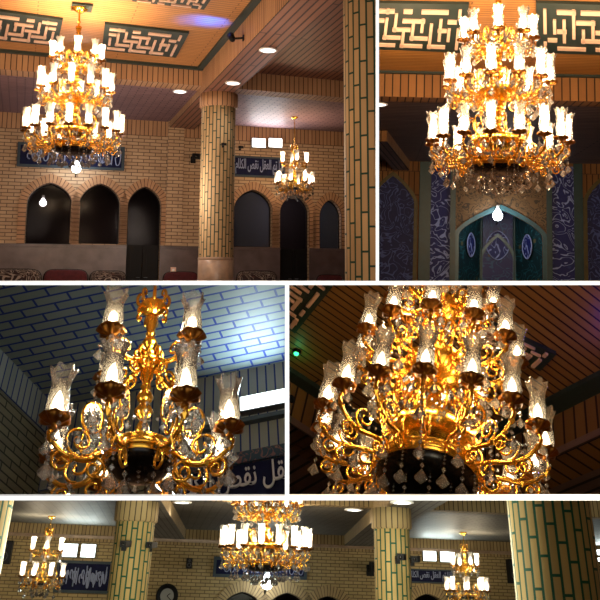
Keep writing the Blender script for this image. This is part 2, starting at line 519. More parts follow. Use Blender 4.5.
def big_chandelier(room, p, label, gmat, bmat, watts, col, top, s=1.0, rot=0):
    be = atan2(-p.y, -p.x); rot = be - .75 * 2 * pi / 16; ph12 = (be - rot) * 12 / (2 * pi) - .25; ph8 = (be - rot) * 8 / (2 * pi)
    c = thing('crystal_chandelier', label, 'chandelier', room, MX.Translation(p) @ MX.Rotation(rot, 4, 'Z') @ MX.Scale(s, 4))
    top /= s
    tier(c, 16, .74, .30, 0, -.20, .24, .30, .5, gmat, bmat, 4, watts * .48, col, ((1.0, -.075, 5), (.62, -.255, 4)))
    tier(c, 12, .565, .20, .68, -.12, .19, .30, ph12, gmat, bmat, 3, watts * .36, col, ((1.0, -.075, 2), (.6, -.2, 2)))
    tier(c, 8, .385, .12, 1.22, -.09, .14, .25, ph8, gmat, bmat, 2, watts * .14, col, ((1.0, -.075, 1),))
    put('stem', m_stem(-.24, 1.78), MX(), c)
    b = put('bowl', m_dish(.33, .12), MX.Translation((0, 0, -.25)), c); put('bowl_rim', m_rim(.33), MX.Translation((0, 0, -.25)), c)
    put('scroll_crown', m_crown(.30, .34, 12), MX.Translation((0, 0, .06)), c)
    put('scroll_crown', m_crown(.24, .32, 10), MX.Translation((0, 0, .62)), c)
    put('scroll_crown', m_crown(.15, .26, 8), MX.Translation((0, 0, 1.18)), c)
    put('crystal_garland', m_garland(.70, -.10, 16, .10, .30), MX.Rotation(pi / 16, 4, 'Z'), c)
    put('crystal_garland', m_garland(.54, .64, 12, .09, .22), MX.Rotation(2 * pi * ph12 / 12, 4, 'Z'), c)
    put('crystal_garland', m_garland(.36, 1.18, 8, .08, .14), MX.Rotation(2 * pi * ph8 / 8, 4, 'Z'), c)
    strings(c, .335, -.26, 16, 4)
    strings(c, .20, -.345, 8, 3)
    put('rod', m_rod(top - 1.76, .016), MX.Translation((0, 0, 1.76)), c)
    mb = MB(); mb.lathe([(.0, 0), (.14, 0), (.13, -.03), (.06, -.07), (.02, -.1), (0, -.1)], 20); part('ceiling_rose', mb, GOLD, c, MX.Translation((0, 0, top)))
    return c


def small_chandelier(room, p, label, gmat, bmat, watts, col, top, s=1.0, rot=0, uprot=.5, group=None, stem_r=1.0):
    c = thing('crystal_chandelier', label, 'chandelier', room, MX.Translation(p) @ MX.Rotation(rot, 4, 'Z') @ MX.Scale(s, 4), group)
    top /= s
    tier(c, 8, .47, .15, 0, -.08, .18, .27, .5, gmat, bmat, 3, watts * .65, col, ((1.0, -.075, 4), (.6, -.19, 4)), (.40, .06, .055, .085))
    tier(c, 4, .31, .05, .53, -.04, .10, .26, uprot, gmat, bmat, 2, watts * .35, col, ((1.0, -.075, 1),))
    put('stem', m_stem(-.12, .92), MX.Diagonal((.72, .72, 1, 1)), c)
    put('bowl', m_dish(.17, .075), MX.Translation((0, 0, -.10)), c); put('bowl_rim', m_rim(.17), MX.Translation((0, 0, -.10)), c)
    put('scroll_crown', m_crown(.065, .12, 8), MX.Translation((0, 0, .50)), c)
    put('scroll_crown', m_crown(.08, .14, 8), MX.Translation((0, 0, .90)), c)
    put('crystal_garland', m_garland(.44, -.06, 8, .08, .18), MX.Rotation(pi / 8, 4, 'Z'), c)
    strings(c, .178, -.11, 8, 5)
    strings(c, .05, -.18, 3, 3)
    put('rod', m_rod(top - .9, .009), MX.Translation((0, 0, .9)), c)
    mb = MB(); mb.lathe([(.0, 0), (.09, 0), (.08, -.03), (.03, -.06), (0, -.07)], 16); part('ceiling_rose', mb, GOLD, c, MX.Translation((0, 0, top)))
    return c


# ------------------------------------------------------------------ building pieces
ROUND = [.8]


def archz(t, sp, ap): a = min(1, abs(t)); return sp + (ap - sp) * (ROUND[0] * sqrt(max(0, 1 - a * a)) + (1 - ROUND[0]) * (1 - a))


def arch_outline(s0, s1, zs, sp, ap, n=22):
    m, h = (s0 + s1) / 2, (s1 - s0) / 2; pts = [(s0, zs)]
    for i in range(n + 1):
        t = -cos(pi * i / n); pts.append((m + h * t, archz(t, sp, ap)))
    return pts + [(s1, zs)]


def wall_mesh(s0, s1, z0, z1, ops=(), th=.3, n=22):
    """brick wall with pointed openings cut right through, reveals included"""
    mb = MB()
    def q(a, b, za, zb_a, zb_b=None, za_b=None):
        zb_b = zb_a if zb_b is None else zb_b; za_b = za if za_b is None else za_b
        P = [(a, za), (b, za_b), (b, zb_b), (a, zb_a)]
        mb.face([(x, 0, z) for x, z in P], P); mb.face([(x, th, z) for x, z in reversed(P)], list(reversed(P)))
    cur = s0
    for (a, b, zs, sp, ap) in sorted(ops):
        if a > cur: q(cur, a, z0, z1)
        if zs > z0: q(a, b, z0, zs)
        o = arch_outline(a, b, zs, sp, ap, n)[1:-1]
        for (x, z), (x2, z2) in zip(o, o[1:]): q(x, x2, z, z1, z1, z2)
        full = arch_outline(a, b, zs, sp, ap, n)
        L = 0
        for (x, z), (x2, z2) in zip(full, full[1:] + full[:1]):
            l = sqrt((x - x2) ** 2 + (z - z2) ** 2)
            mb.face([(x2, 0, z2), (x, 0, z), (x, th, z), (x2, th, z2)], [(0, L + l), (0, L), (th, L), (th, L + l)]); L += l
        cur = b
    if cur < s1: q(cur, s1, z0, z1)
    mb.face([(s0, 0, z0), (s1, 0, z0), (s1, th, z0), (s0, th, z0)]); mb.face([(s0, 0, z1), (s1, 0, z1), (s1, th, z1), (s0, th, z1)])
    mb.face([(s0, 0, z0), (s0, th, z0), (s0, th, z1), (s0, 0, z1)]); mb.face([(s1, 0, z0), (s1, th, z0), (s1, th, z1), (s1, 0, z1)])
    return mb


def ring_mesh(s0, s1, zs, sp, ap, b, d=.03):
    """arch surround: bricks set on edge following the opening"""
    mb = MB(); i_ = arch_outline(s0, s1, zs, sp, ap); o_ = arch_outline(s0 - b, s1 + b, zs, sp, ap + b * 1.15); L = 0
    for k in range(len(i_) - 1):
        (x, z), (x2, z2) = i_[k], i_[k + 1]; (X, Z), (X2, Z2) = o_[k], o_[k + 1]; l = sqrt((X - X2) ** 2 + (Z - Z2) ** 2)
        mb.face([(x, -d, z), (X, -d, Z), (X2, -d, Z2), (x2, -d, z2)], [(L, 0), (L, b), (L + l, b), (L + l, 0)])
        mb.face([(X, -d, Z), (X, 0, Z), (X2, 0, Z2), (X2, -d, Z2)]); mb.face([(x, -d, z), (x2, -d, z2), (x2, 0, z2), (x, 0, z)])
        L += l
    return mb


WN = [0]; DN = [0]; TN = [0]


def trim_name(): TN[0] += 1; return 'trim_%d' % TN[0]


def window(wall, op, pane_mat, frame_mat=DOORW, off=.2, mull=True, door=False):
    a, b, zs, sp, ap = op
    if door: DN[0] += 1; nm = 'door_%d' % DN[0]
    else: WN[0] += 1; nm = 'window_%d' % WN[0]
    e = put(nm, None, wall.M @ MX.Translation((0, off, 0)), None, wall.room); e['kind'] = 'structure'
    o = arch_outline(a, b, zs, sp, ap); mb = MB()
    mb.face([(x, 0, z) for x, z in o]); mb.face([(x, .012, z) for x, z in reversed(o)])
    part('pane', mb, pane_mat, e)
    mb = MB(); mb.tube([(x, 0, z) for x, z in o], .035, 6, True)
    if mull:
        mb.box((a + b) / 2 - .02, (a + b) / 2 + .02, -.02, .03, zs, ap - .02)
        mb.box(a, b, -.02, .03, sp - .02, sp + .02)
    part('window_frame', mb, frame_mat, e)
    if door:
        for s_ in (-1, 1):
            m = (a + b) / 2; x0, x1 = (a + .03, m - .01) if s_ < 0 else (m + .01, b - .03)
            mb = MB(); mb.box(x0, x1, -.05, -.012, zs, zs + (sp - zs) * .62)
            for zz in (.08, .36): mb.box(x0 + .1, x1 - .1, -.07, -.05, zs + (sp - zs) * zz, zs + (sp - zs) * (zz + .2))
            lf = part('door_leaf', mb, DOORW, e)
            mb = MB(); mb.tube([(m + s_ * .06, -.06, zs + (sp - zs) * .3), (m + s_ * .06, -.11, zs + (sp - zs) * .3), (m + s_ * .14, -.11, zs + (sp - zs) * .3)], .012, 6)
            part('door_handle', mb, GREYMET, lf)
    return e


def column(room, p, r, z0, zcap, label, group, zbase=None, mat=COLM, ph=0.0, cap=None):
    c = thing('brick_column', label, 'column', room, MX.Translation((p.x, p.y, z0)) @ MX.Rotation(ph, 4, 'Z'), group)
    H = zcap - z0; capH = .28 if H > 1 else .1; n = 44
    b = (zbase - z0) if zbase is not None else 0
    mb = MB(); mb.lathe([(r, b), (r, H - capH)], n, uvr=r); part('shaft', mb, mat, c)
    mb = MB(); k = 1.13
    mb.lathe([(r, H - capH - .02), (r * k, H - capH), (r * k, H), (0, H)], n, uvr=r * k); part('capital_band', mb, cap or SOLD1, c)
    mb = MB(); mb.lathe([(r * 1.02, b - .03), (r * 1.05, b), (r * 1.02, b + .03)], n); part('ring_moulding', mb, MARBLE_P, c)
    if b > .1:
        mb = MB(); mb.lathe([(r * 1.02, 0), (r * 1.02, b - .03), (r * .9, b)], n); part('marble_base', mb, MARBLE_P, c)
    return c


KUFIC = [(0, 0, 5, 1), (0, 2, 1, 3), (2, 2, 4, 1), (2, 2, 1, 5), (0, 6, 2, 1), (4, 4, 1, 4), (4, 4, 4, 1), (6, 0, 1, 4), (6, 0, 5, 1), (8, 2, 1, 4), (8, 2, 4, 1), (6, 6, 5, 1),
         (10, 4, 1, 3), (12, 0, 1, 6), (12, 0, 4, 1), (14, 2, 1, 5), (10, 8, 6, 1), (14, 4, 2, 1), (0, 8, 4, 1), (2, 8, 1, 1), (6, 8, 2, 1), (16, 2, 1, 3), (16, 6, 2, 1), (18, 0, 1, 5), (18, 7, 1, 2), (0, 4.2, .8, .9)]


def maze_panel(room, c, label, group, mirror=(False, False), th=.05):
    """c: four ceiling points, counter-clockwise; a dark board with cream strips in a square-cornered maze"""
    ctr = sum((V(p) for p in c), V()) / 4
    e = thing('maze_ceiling_panel', label, 'ceiling panel', room, MX.Translation(ctr), group)
    q = [V(p) - ctr for p in c]
    def P(u, v, z): return q[0] * (1 - u) * (1 - v) + q[1] * u * (1 - v) + q[2] * u * v + q[3] * (1 - u) * v + V((0, 0, z))
    def blk(mb, u0, u1, v0, v1, za, zb): mb.hexa([P(u0, v0, za), P(u1, v0, za), P(u1, v1, za), P(u0, v1, za), P(u0, v0, zb), P(u1, v0, zb), P(u1, v1, zb), P(u0, v1, zb)])
    mb = MB(); blk(mb, 0, 1, 0, 1, -th, -.002); part('board', mb, DKGREEN, e)
    mb = MB()
    for x, y, w, h in KUFIC:
        u0, u1, v0, v1 = .06 + .88 * x / 19, .06 + .88 * (x + w) / 19, .09 + .82 * y / 9, .09 + .82 * (y + h) / 9
        if mirror[0]: u0, u1 = 1 - u1, 1 - u0
        if mirror[1]: v0, v1 = 1 - v1, 1 - v0
        if w > h: v0 += .012; v1 -= .012
        else: u0 += .008; u1 -= .008
        blk(mb, u0, u1, v0, v1, -th - .025, -th)
    part('maze_strips', mb, CREAM, e)
    return e


def text_mesh(body, size, bold=.012):
    cu = bpy.data.curves.new('t', 'FONT'); cu.body = body; cu.size = size; cu.extrude = .006; cu.offset = bold * size; cu.resolution_u = 3
    o = bpy.data.objects.new('t', cu); COL.objects.link(o); bpy.context.view_layer.update()
    dg = bpy.context.evaluated_depsgraph_get(); me = bpy.data.meshes.new_from_object(o.evaluated_get(dg))
    me.name = 'calligraphy'; bpy.data.objects.remove(o); me.materials.clear()
    me.transform(MX.Rotation(pi / 2, 4, 'X'))
    xs = [v.co.x for v in me.vertices]; zs = [v.co.z for v in me.vertices]
    return me, min(xs), max(xs), min(zs), max(zs)


FORMS = {'ا': ('\ufe8d', '\ufe8e', None, None), 'ل': ('\ufedd', '\ufede', '\ufedf', '\ufee0'), 'ع': ('\ufec9', '\ufeca', '\ufecb', '\ufecc'), 'ق': ('\ufed5', '\ufed6', '\ufed7', '\ufed8'),
         'ن': ('\ufee5', '\ufee6', '\ufee7', '\ufee8'), 'ص': ('\ufeb9', '\ufeba', '\ufebb', '\ufebc'), 'ك': ('\ufed9', '\ufeda', '\ufedb', '\ufedc'), 'م': ('\ufee1', '\ufee2', '\ufee3', '\ufee4'),
         'ت': ('\ufe95', '\ufe96', '\ufe97', '\ufe98'), 'ذ': ('\ufeab', '\ufeac', None, None)}


def shape(s_):
    out = []
    for i, ch in enumerate(s_):
        if ch == ' ': out.append(' '); continue
        f = FORMS[ch]; pj = i > 0 and s_[i - 1] != ' ' and FORMS[s_[i - 1]][2] is not None
        nj = f[2] is not None and i + 1 < len(s_) and s_[i + 1] != ' '
        out.append(f[3] if pj and nj else f[1] if pj else f[2] if nj else f[0])
    return ''.join(reversed(out))


PHRASE = 'اذا تم العقل نقص الكلام'


def swirls(w, h, seed):
    """looping brush strokes of an illegible calligraphic band"""
    rnd = random.Random(seed); mb = MB(); x = .06 * w
    while x < w * .94:
        hh = h * rnd.uniform(.35, .8); k = rnd.randint(0, 2); y0 = h * rnd.uniform(.12, .3)
        if k == 0: p = [(x, 0, y0), (x + .01 * w, 0, y0 + hh)]
        elif k == 1: p = smooth([(x, 0, y0 + hh * .5), (x + .012 * w, 0, y0), (x + .04 * w, 0, y0), (x + .055 * w, 0, y0 + hh * .5), (x + .05 * w, 0, y0 + hh)], 4)
        else: p = [(x + .03 * w + .022 * w * cos(t * .5), 0, y0 + .3 * h + .16 * h * sin(t * .5)) for t in range(11)]
        mb.tube(p, h * .028, 5); x += w * rnd.uniform(.022, .05)
    return mb


def inscription(wall, s0, s1, z0, z1, label, group=None, border=.08, text=None, seed=1, d=.05, ink=INK):
    e = thing('inscription_panel', label, 'inscription', wall.room, wall.at(s0, z0, .002), group)
    w, h = s1 - s0, z1 - z0; mb = MB(); mb.box(0, w, -d * .6, 0, 0, h); part('navy_board', mb, NAVY, e)
    mb = MB(); b = border
    for x0, x1, a, c in ((0, w, 0, b), (0, w, h - b, h), (0, b, b, h - b), (w - b, w, b, h - b)): mb.box(x0, x1, -d, -d * .5, a, c)
    part('panel_frame', mb, SLATE, e)
    if text:
        me, x0, x1, y0, y1 = text_mesh(shape(text), 1.0); sx, sz = (w - 2.6 * b) / (x1 - x0), (h - 3 * b) / (y1 - y0)
        me.materials.append(ink)
        put('calligraphy', me, MX.Translation((1.3 * b - x0 * sx, -d * .6 - .006, 1.5 * b - y0 * sz)) @ MX.Diagonal((sx, 1, sz, 1)), e)
    else:
        part('calligraphy', swirls(w - 2 * b, h - 2 * b, seed), ink, e, MX.Translation((b, -d * .6 - .004, b)))
    return e


def downlight(room, p, label, group, watts, r=.13, col=(1, .92, .85)):
    e = thing('recessed_downlight', label, 'ceiling light', room, MX.Translation(p), group)
    mb = MB(); mb.lathe([(r, .0), (r * 1.25, -.004), (r * 1.25, -.02), (r, -.028), (r * .96, -.01)], 24); part('trim_ring', mb, WHITE, e)
    mb = MB(); mb.lathe([(r, -.012), (r * .6, -.026), (0, -.03)], 20); part('lens', mb, LENS, e)
    if watts: lamp(None, None, watts, col, .05, e, MX.Translation((0, 0, -.06)), 'SPOT', spot_size=radians(150), spot_blend=.6)
    return e


def floodlight(wall, s, z, w, h, label, group, watts, col, mat):
    e = thing('floodlight', label, 'wall light', wall.room, wall.at(s, z, .002), group)
    mb = MB(); mb.box(-w / 2, w / 2, -.10, -.02, -h / 2, h / 2); part('housing', mb, GREYMET, e)
    mb = MB(); mb.box(-w * .46, w * .46, -.115, -.1, -h * .44, h * .44); part('lens', mb, mat, e)
    mb = MB(); mb.box(-.03, .03, -.05, 0, -h * .45, h * .3); part('bracket', mb, GREYMET, e)
    if watts: lamp(None, None, watts, col, w * .9, e, MX.Translation((0, -.14, 0)) @ MX.Rotation(radians(-108), 4, 'X'), 'AREA')
    return e


def bare_bulb(room, M, label, r, watts, cord=.3, wall_mount=False, col=(.93, .97, 1)):
    e = thing('bare_bulb', label, 'light bulb', room, M)
    mb = MB(); mb.lathe([(.0, -r), (r * .6, -r * .82), (r * .96, -r * .3), (r, 0), (r * .93, r * .4), (r * .55, r * .95), (r * .34, r * 1.35), (r * .34, r * 1.5), (0, r * 1.5)], 20); part('globe', mb, BULB_COOL, e)
    mb = MB(); mb.lathe([(r * .4, r * 1.4), (r * .42, r * 2.1), (r * .2, r * 2.3), (0, r * 2.3)], 14); part('socket', mb, WHITE, e)
    mb = MB()
    if wall_mount: mb.tube(smooth([(0, 0, r * 2.2), (0, wall_mount * .35, r * 2.2), (0, wall_mount * .75, -r * .8), (0, wall_mount, -r * 1.5)], 5), r * .14, 6)
    else: mb.tube([(0, 0, r * 2.2), (0, 0, r * 2.2 + cord)], r * .1, 6)
    part('bulb_arm' if wall_mount else 'flex', mb, BLACK, e)
    if watts: lamp(None, None, watts, col, r, e, MX.Translation((0, -r * 1.6, 0)))
    return e


def camera_unit(wall_or_room, M, label, group=None, s=1.0, flip=1):
    room = wall_or_room.room if isinstance(wall_or_room, Wall) else wall_or_room
    e = thing('security_camera', label, 'security camera', room, M @ MX.Scale(s, 4), group)
    mb = MB(); mb.box(-.05, .05, -.03, 0, -.07, .07); part('mounting_plate', mb, BLACK, e)
    mb = MB(); mb.tube([(0, -.02, 0), (.03 * flip, -.10, .0), (.06 * flip, -.16, .02)], .018, 6); part('bracket_arm', mb, BLACK, e)
    mb = MB(); mb.hexa([(.0 * flip - .05, -.30, -.02), (.0 * flip + .07, -.30, -.02), (.16, -.12, .0), (-.04, -.12, .0), (-.05, -.30, .09), (.07, -.30, .09), (.16, -.12, .11), (-.04, -.12, .11)])
    part('housing', mb, BLACK, e)
    mb = MB(); mb.lathe([(0, 0), (.03, 0), (.034, .03), (.02, .035)], 12); part('lens', mb, DARKBOWL, e, MX.Translation((.01, -.32, .035)) @ MX.Rotation(-pi / 2, 4, 'X'))
    return e


def speaker(wall, s, z, w, h, label, d=.2):
    e = thing('wall_speaker', label, 'speaker', wall.room, wall.at(s, z, .002))
    mb = MB(); mb.box(-w / 2, w / 2, -d, 0, -h / 2, h / 2); part('cabinet', mb, BLACK, e)
    mb = MB(); mb.box(-w * .44, w * .44, -d - .015, -d, -h * .46, h * .46); part('grille', mb, GREYMET if False else pbr('grille_cloth', '#1d1d22', .9), e)
    mb = MB()
    for zz, r in ((-h * .18, w * .3), (h * .25, w * .15)):
        mb.lathe([(0, 0), (r * .4, .004), (r, .0), (r * 1.05, .012), (r * .9, .016)], 18, o=(0, 0, 0)) if False else None
        mb.tube([(r * cos(2 * pi * i / 20), -d - .017, zz + r * sin(2 * pi * i / 20)) for i in range(20)], .008, 5, True)
    part('cone_rings', mb, GREYMET, e)
    return e


def pillow(w, d, h, e=.35, n=20, m=12):
    mb = MB(); rows = []
    f = lambda x, p: math.copysign(abs(x) ** p, x)
    for i in range(m + 1):
        v = -pi / 2 + pi * i / m; row = []
        for j in range(n):
            u = 2 * pi * j / n
            row.append((w / 2 * f(cos(v), e) * f(cos(u), e), d / 2 * f(cos(v), e) * f(sin(u), e), h / 2 * f(sin(v), e)))
        rows.append(row)
    mb.grid(rows, uvf=lambda i, j: (j / n * 2 * (w + d), i / m * h)); return mb


def beam(room, a, b, w, z0, z1, mat_side, mat_bot, name):
    """straight ceiling beam, bottom edge a->b on its left side, w wide to the right"""
    u = V((b.x - a.x, b.y - a.y, 0)).normalized(); r = V((u.y, -u.x, 0)); L = (V((b.x, b.y, 0)) - V((a.x, a.y, 0))).length
    M = MX.Translation((a.x, a.y, 0)) @ MX((u, -r, V((0, 0, 1)))).transposed().to_4x4()
    e = put(name, None, M, None, room); e['kind'] = 'structure'
    mb = MB(); mb.face([(0, 0, z0), (L, 0, z0), (L, 0, z1), (0, 0, z1)]); mb.face([(0, -w, z0), (L, -w, z0), (L, -w, z1), (0, -w, z1)])
    mb.face([(0, 0, z0), (0, -w, z0), (0, -w, z1), (0, 0, z1)]); mb.face([(L, 0, z0), (L, -w, z0), (L, -w, z1), (L, 0, z1)])
    part('beam_side', mb, mat_side, e)
    mb = MB(); mb.face([(0, 0, z0), (L, 0, z0), (L, -w, z0), (0, -w, z0)]); mb.face([(0, 0, z1), (L, 0, z1), (L, -w, z1), (0, -w, z1)])
    part('beam_soffit', mb, mat_bot, e)
    return e, M, L


def slab(room, pts, th, mat, u, name, up=True):
    """horizontal ceiling slab with its underside at the given points"""
    w = V((0, 0, 1)).cross(u); mb = MB()
    mb.planar([V(p) for p in pts], u, w); mb.planar([V(p) + V((0, 0, th)) for p in reversed(pts)], u, w)
    for i in range(len(pts)):
        a, b = V(pts[i]), V(pts[(i + 1) % len(pts)]); mb.face([a, b, b + V((0, 0, th)), a + V((0, 0, th))])
    return struct(name, mb, mat, room)


def aim(p, q): return MX.Translation(p) @ (q - p).to_track_quat('-Z', 'Y').to_matrix().to_4x4()


def op_of(wall, xl, xr, ya, ys=None, floor=None, k=.34):
    m = (xl + xr) / 2; ym = 2 * ya / 3 + (ys or 275) / 3
    a, b = wall.hit(xl, ym)[0], wall.hit(xr, ym)[0]; ap = wall.hit(m, ya)[1]
    zs = floor if floor is not None else wall.hit(m, ys)[1]
    base = wall.hit(m, ys or 245)[1]
    return (a, b, zs, ap - k * (ap - base), ap)


# ================================================================== the hall with the big chandelier and the dark arches
R1 = Room('hall', (-36, 376.4, -36, 281.5), (310, -4590), (300, 285))
zc = R1.d(82, 6, 13).z; Z0 = -.6
TW = Wall(R1, R1.z(0, 50, zc), R1.z(200, 68, zc)); za = TW.hit(0, 69)[1]
BW = Wall(R1, R1.z(0, 112, za), R1.z(340, 132, za))
zb = R1.d(221, 93, 16.9).z
L1, L2, Rr = R1.z(207, 88, zb), R1.z(290, 0, zb), R1.z(240, 88, zb)
ul = (L1 - L2).normalized(); rl = V((ul.y, -ul.x, 0)); bw = (Rr - L1).dot(rl)
tb = (BW.o - L1).dot(BW.y) / ul.dot(BW.y)
struct('ceiling_beam', wall_mesh(-9, 16, za, zc + .3, th=.5), SOLD1, R1, TW.M)
far = L1 - ul * 14 + rl * (bw / 2)
A_ = TW.o - TW.u * 9; X_ = L1 + rl * (bw / 2); X_ = V((X_.x, X_.y, 0)); tx = (TW.o - X_).dot(TW.y) / ul.dot(TW.y); X_ = X_ + ul * tx
fl = lambda p, z: V((p.x, p.y, z))
slab(R1, [fl(A_, zc), fl(X_, zc), fl(X_ - ul * 16, zc), fl(A_ - ul * 16, zc)], .12, CEIL1, TW.u, 'ceiling_main')
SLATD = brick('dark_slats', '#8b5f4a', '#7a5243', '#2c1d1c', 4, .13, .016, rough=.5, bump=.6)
slab(R1, [fl(X_, zc), fl(X_ + TW.u * 9, zc), fl(X_ + TW.u * 9 - ul * 16, zc), fl(X_ - ul * 16, zc)], .12, SLATD, ul, 'ceiling_side_hall')
slab(R1, [fl(TW.o - TW.u * 9 + TW.y * .4, za), fl(TW.o + TW.u * 16 + TW.y * .4, za), fl(BW.o + BW.u * 16, za), fl(BW.o - BW.u * 7, za)], .12, AISLE1, TW.u, 'ceiling_aisle')
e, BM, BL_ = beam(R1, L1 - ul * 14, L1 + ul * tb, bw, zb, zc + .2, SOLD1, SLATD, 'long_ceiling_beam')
mb = MB(); mb.box(-9, (X_ - TW.o).dot(TW.u) - .3, -.10, 0, zc - .06, zc + .02); struct(trim_name(), mb, DKGREEN, R1, TW.M)
mb = MB(); mb.box(0, 14 + (TW.o - L1).dot(TW.y) / ul.dot(TW.y) - .05, 0, .13, zc - .05, zc + .02); struct(trim_name(), mb, DKGREEN, R1, BM)
# back wall
lamp(R1, R1.d(235, 150, 4.5), 150, (1, .82, .66), .5); lamp(R1, R1.d(150, 60, 7), 110, (1, .70, .44), .5); lamp(R1, R1.d(250, 170, 12), 150, (1, .82, .68), .5); lamp(R1, R1.d(170, 190, 16.5), 120, (1, .82, .70), .5); lamp(R1, R1.d(20, 190, 16), 60, (1, .82, .70), .5)  # soft fill lamps added to brighten the hall, no fixtures
oA, oB = op_of(BW, 27, 72, 183, 244), op_of(BW, 79.5, 120, 184, 244)
oC = op_of(BW, 128, 161, 187, 245, Z0)
oD, oE, oF = op_of(BW, 234, 272, 190, 247), op_of(BW, 280, 309, 195, 248, Z0), op_of(BW, 319.5, 341, 200, 249)
struct('wall_back', wall_mesh(-4, 14, Z0, za, (oA, oB, oC, oD, oE, oF)), BRICK1, R1, BW.M)
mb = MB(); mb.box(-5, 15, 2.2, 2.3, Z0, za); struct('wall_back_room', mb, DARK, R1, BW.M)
mb = MB(); mb.box(-4, 14, -.025, 0, BW.hit(0, 128)[1], za); struct(trim_name(), mb, SOLD1, R1, BW.M)
GREYPANE = clear('grey_window_glass', (.75, .78, .85, 1), .5, .03, .12, 1.12)
for o_, p_, d_ in ((oA, WINPANE, 0), (oB, WINPANE, 0), (oC, WINPANE, 1), (oD, GREYPANE, 0), (oE, WINPANE, 1), (oF, GREYPANE, 0)):
    window(BW, o_, p_, door=bool(d_), mull=False)
    struct(trim_name(), ring_mesh(*(o_[:2] + (BW.hit(100, 244)[1] if d_ else o_[2],) + o_[3:]), .2), SOLD1, R1, BW.M)
sx = lambda px, py=200: BW.hit(px, py)[0]
zd = BW.hit(100, 245)[1]
s_, z_ = BW.hit(262, 215, -1.2); lamp(R1, BW.at(s_ + .8, z_ + .3, -1.3).translation, 26, (.75, .85, 1), .3)  # dim bluish lamp added behind the grey panes to lighten them
s_, z_ = BW.hit(100, 215, -1.2); lamp(R1, BW.at(s_, z_ - .4, -1.2).translation, 7, (1, .7, .6), .3)  # faint warm lamp added behind the dark arches, no fixture
cur = -4
for o_ in (oC, oE, None):
    end = o_[0] if o_ else 14
    mb = MB(); mb.box(cur, end, -.04, 0, Z0, zd - .06); mb.box(cur, end, -.07, 0, zd - .06, zd); struct('baseboard_back' if cur == -4 else 'baseboard_back_side', mb, MARBLE, R1, BW.M); cur = o_[1] if o_ else 0
# pilaster where the long beam lands
mb = MB(); mb.box(sx(166), sx(182), -.12, 0, zd, za); struct('wall_pilaster', mb, BRICK1, R1, BW.M)
mb = MB(); mb.box(-6, 15, -14, 1, Z0 - .1, Z0); struct('floor', mb, MARBLE, R1, BW.M)
s0, z1 = BW.hit(18, 142); s1, z0 = BW.hit(124, 171)
inscription(BW, s0, s1, z0, z1, 'long navy inscription board behind the crystals of the three-tier chandelier, brick wall with dark arches', None, .07, None, 3)
s0, z1 = BW.hit(233, 155.5); s1, z0 = BW.hit(285, 178.5)
inscription(BW, s0, s1, z0, z1, 'short navy inscription board under twin lamps, beside the dark arched doorway', None, .05, PHRASE)
for px, t in ((258, 'floodlight next to the brick column, one of the twin lamps above the short inscription'), (274.5, 'floodlight away from the brick column, one of the twin lamps above the short inscription')):
    s_, z_ = BW.hit(px, 143.5); floodlight(BW, s_, z_, .40, .27, t, 'twin lamps above the short inscription', 16, (.95, .97, 1), FLOOD_W)
s_, z_ = BW.hit(76, 169); bare_bulb(R1, BW.at(s_, z_ - .03, .35), 'bare white bulb on brick wall between two dark arches below chandelier crystals', .115, 25, wall_mount=.33)
s_, z_ = BW.hit(43, 203, -.9); bare_bulb(R1, BW.at(s_, z_, -.9), 'small lit bulb added behind the dark glass of the first arched window for a reflection', .09, 5, 2.0)  # added bulb standing in for a lamp's reflection in the pane
cl = R1.z(219, 95.5, zb); zcb = R1.d(218, 259, cl.y).z
column(R1, cl, .37, Z0, zb, 'slender brick column with green joints under the crossing of two ceiling beams', 'columns of the arched hall', zcb)
column(R1, R1.d(378.5, 150, 8.5), .37, Z0, zc, 'wide close brick column with thick green joints, nearest in the arched hall', 'columns of the arched hall', None, ph=.05)
big_chandelier(R1, R1.d(73.5, 132, 13), 'large three-tier gold chandelier blazing white in front of a brick wall with dark arches', GLOBE, BULB_HOT, 1100, (1, .70, .42), zc - R1.d(73.5, 132, 13).z - .03, 1.03, .1)
t_ = R1.z(294, 117, za); b_ = R1.d(294.5, 183, t_.y)
small_chandelier(R1, b_, 'small two-tier gold chandelier in front of a short navy inscription and dark doorway', GLOBE, BULB_HOT, 150, (1, .70, .42), za - b_.z, 1.0, .2, 0)
mb = MB(); mb.box(-.17, .17, -.17, .17, -.04, -.002); mb.box(-.1, .1, -.1, .1, -.06, -.04)
single('ceiling_plate', mb, DKGREEN, R1, frame(R1.z(82, 6, zc), TW.u), 'square dark plate on the orange ceiling where the chandelier rod hangs', 'ceiling plate')
P = lambda *q: [R1.z(x, y, zc) for x, y in q]
maze_panel(R1, P((102, 48), (176, 55.5), (189, 31), (105, 21.5)), 'dark maze-pattern ceiling panel beside the top lamps of the chandelier, whole', 'maze panels on the orange ceiling')
maze_panel(R1, P((-26, 35.5), (57, 44), (63, 17.5), (-20, 6)), 'dark maze-pattern ceiling panel cut off at the edge, behind the top lamps', 'maze panels on the orange ceiling', (True, False))
maze_panel(R1, P((132, -1.5), (204, 7), (215, -9), (138, -17)), 'dark maze-pattern ceiling panel of which only a sliver shows', 'maze panels on the orange ceiling', (False, True))
downlight(R1, R1.z(268, 49.5, zb), 'round ceiling light on the beam, farther from the column', 'round lights of the arched hall', 60)
downlight(R1, R1.z(233, 82.5, zb), 'round ceiling light on the beam, just above the column capital', 'round lights of the arched hall', 40)
downlight(R1, R1.z(180, 91, za), 'round ceiling light in the aisle ceiling between chandelier and column', 'round lights of the arched hall', 40)
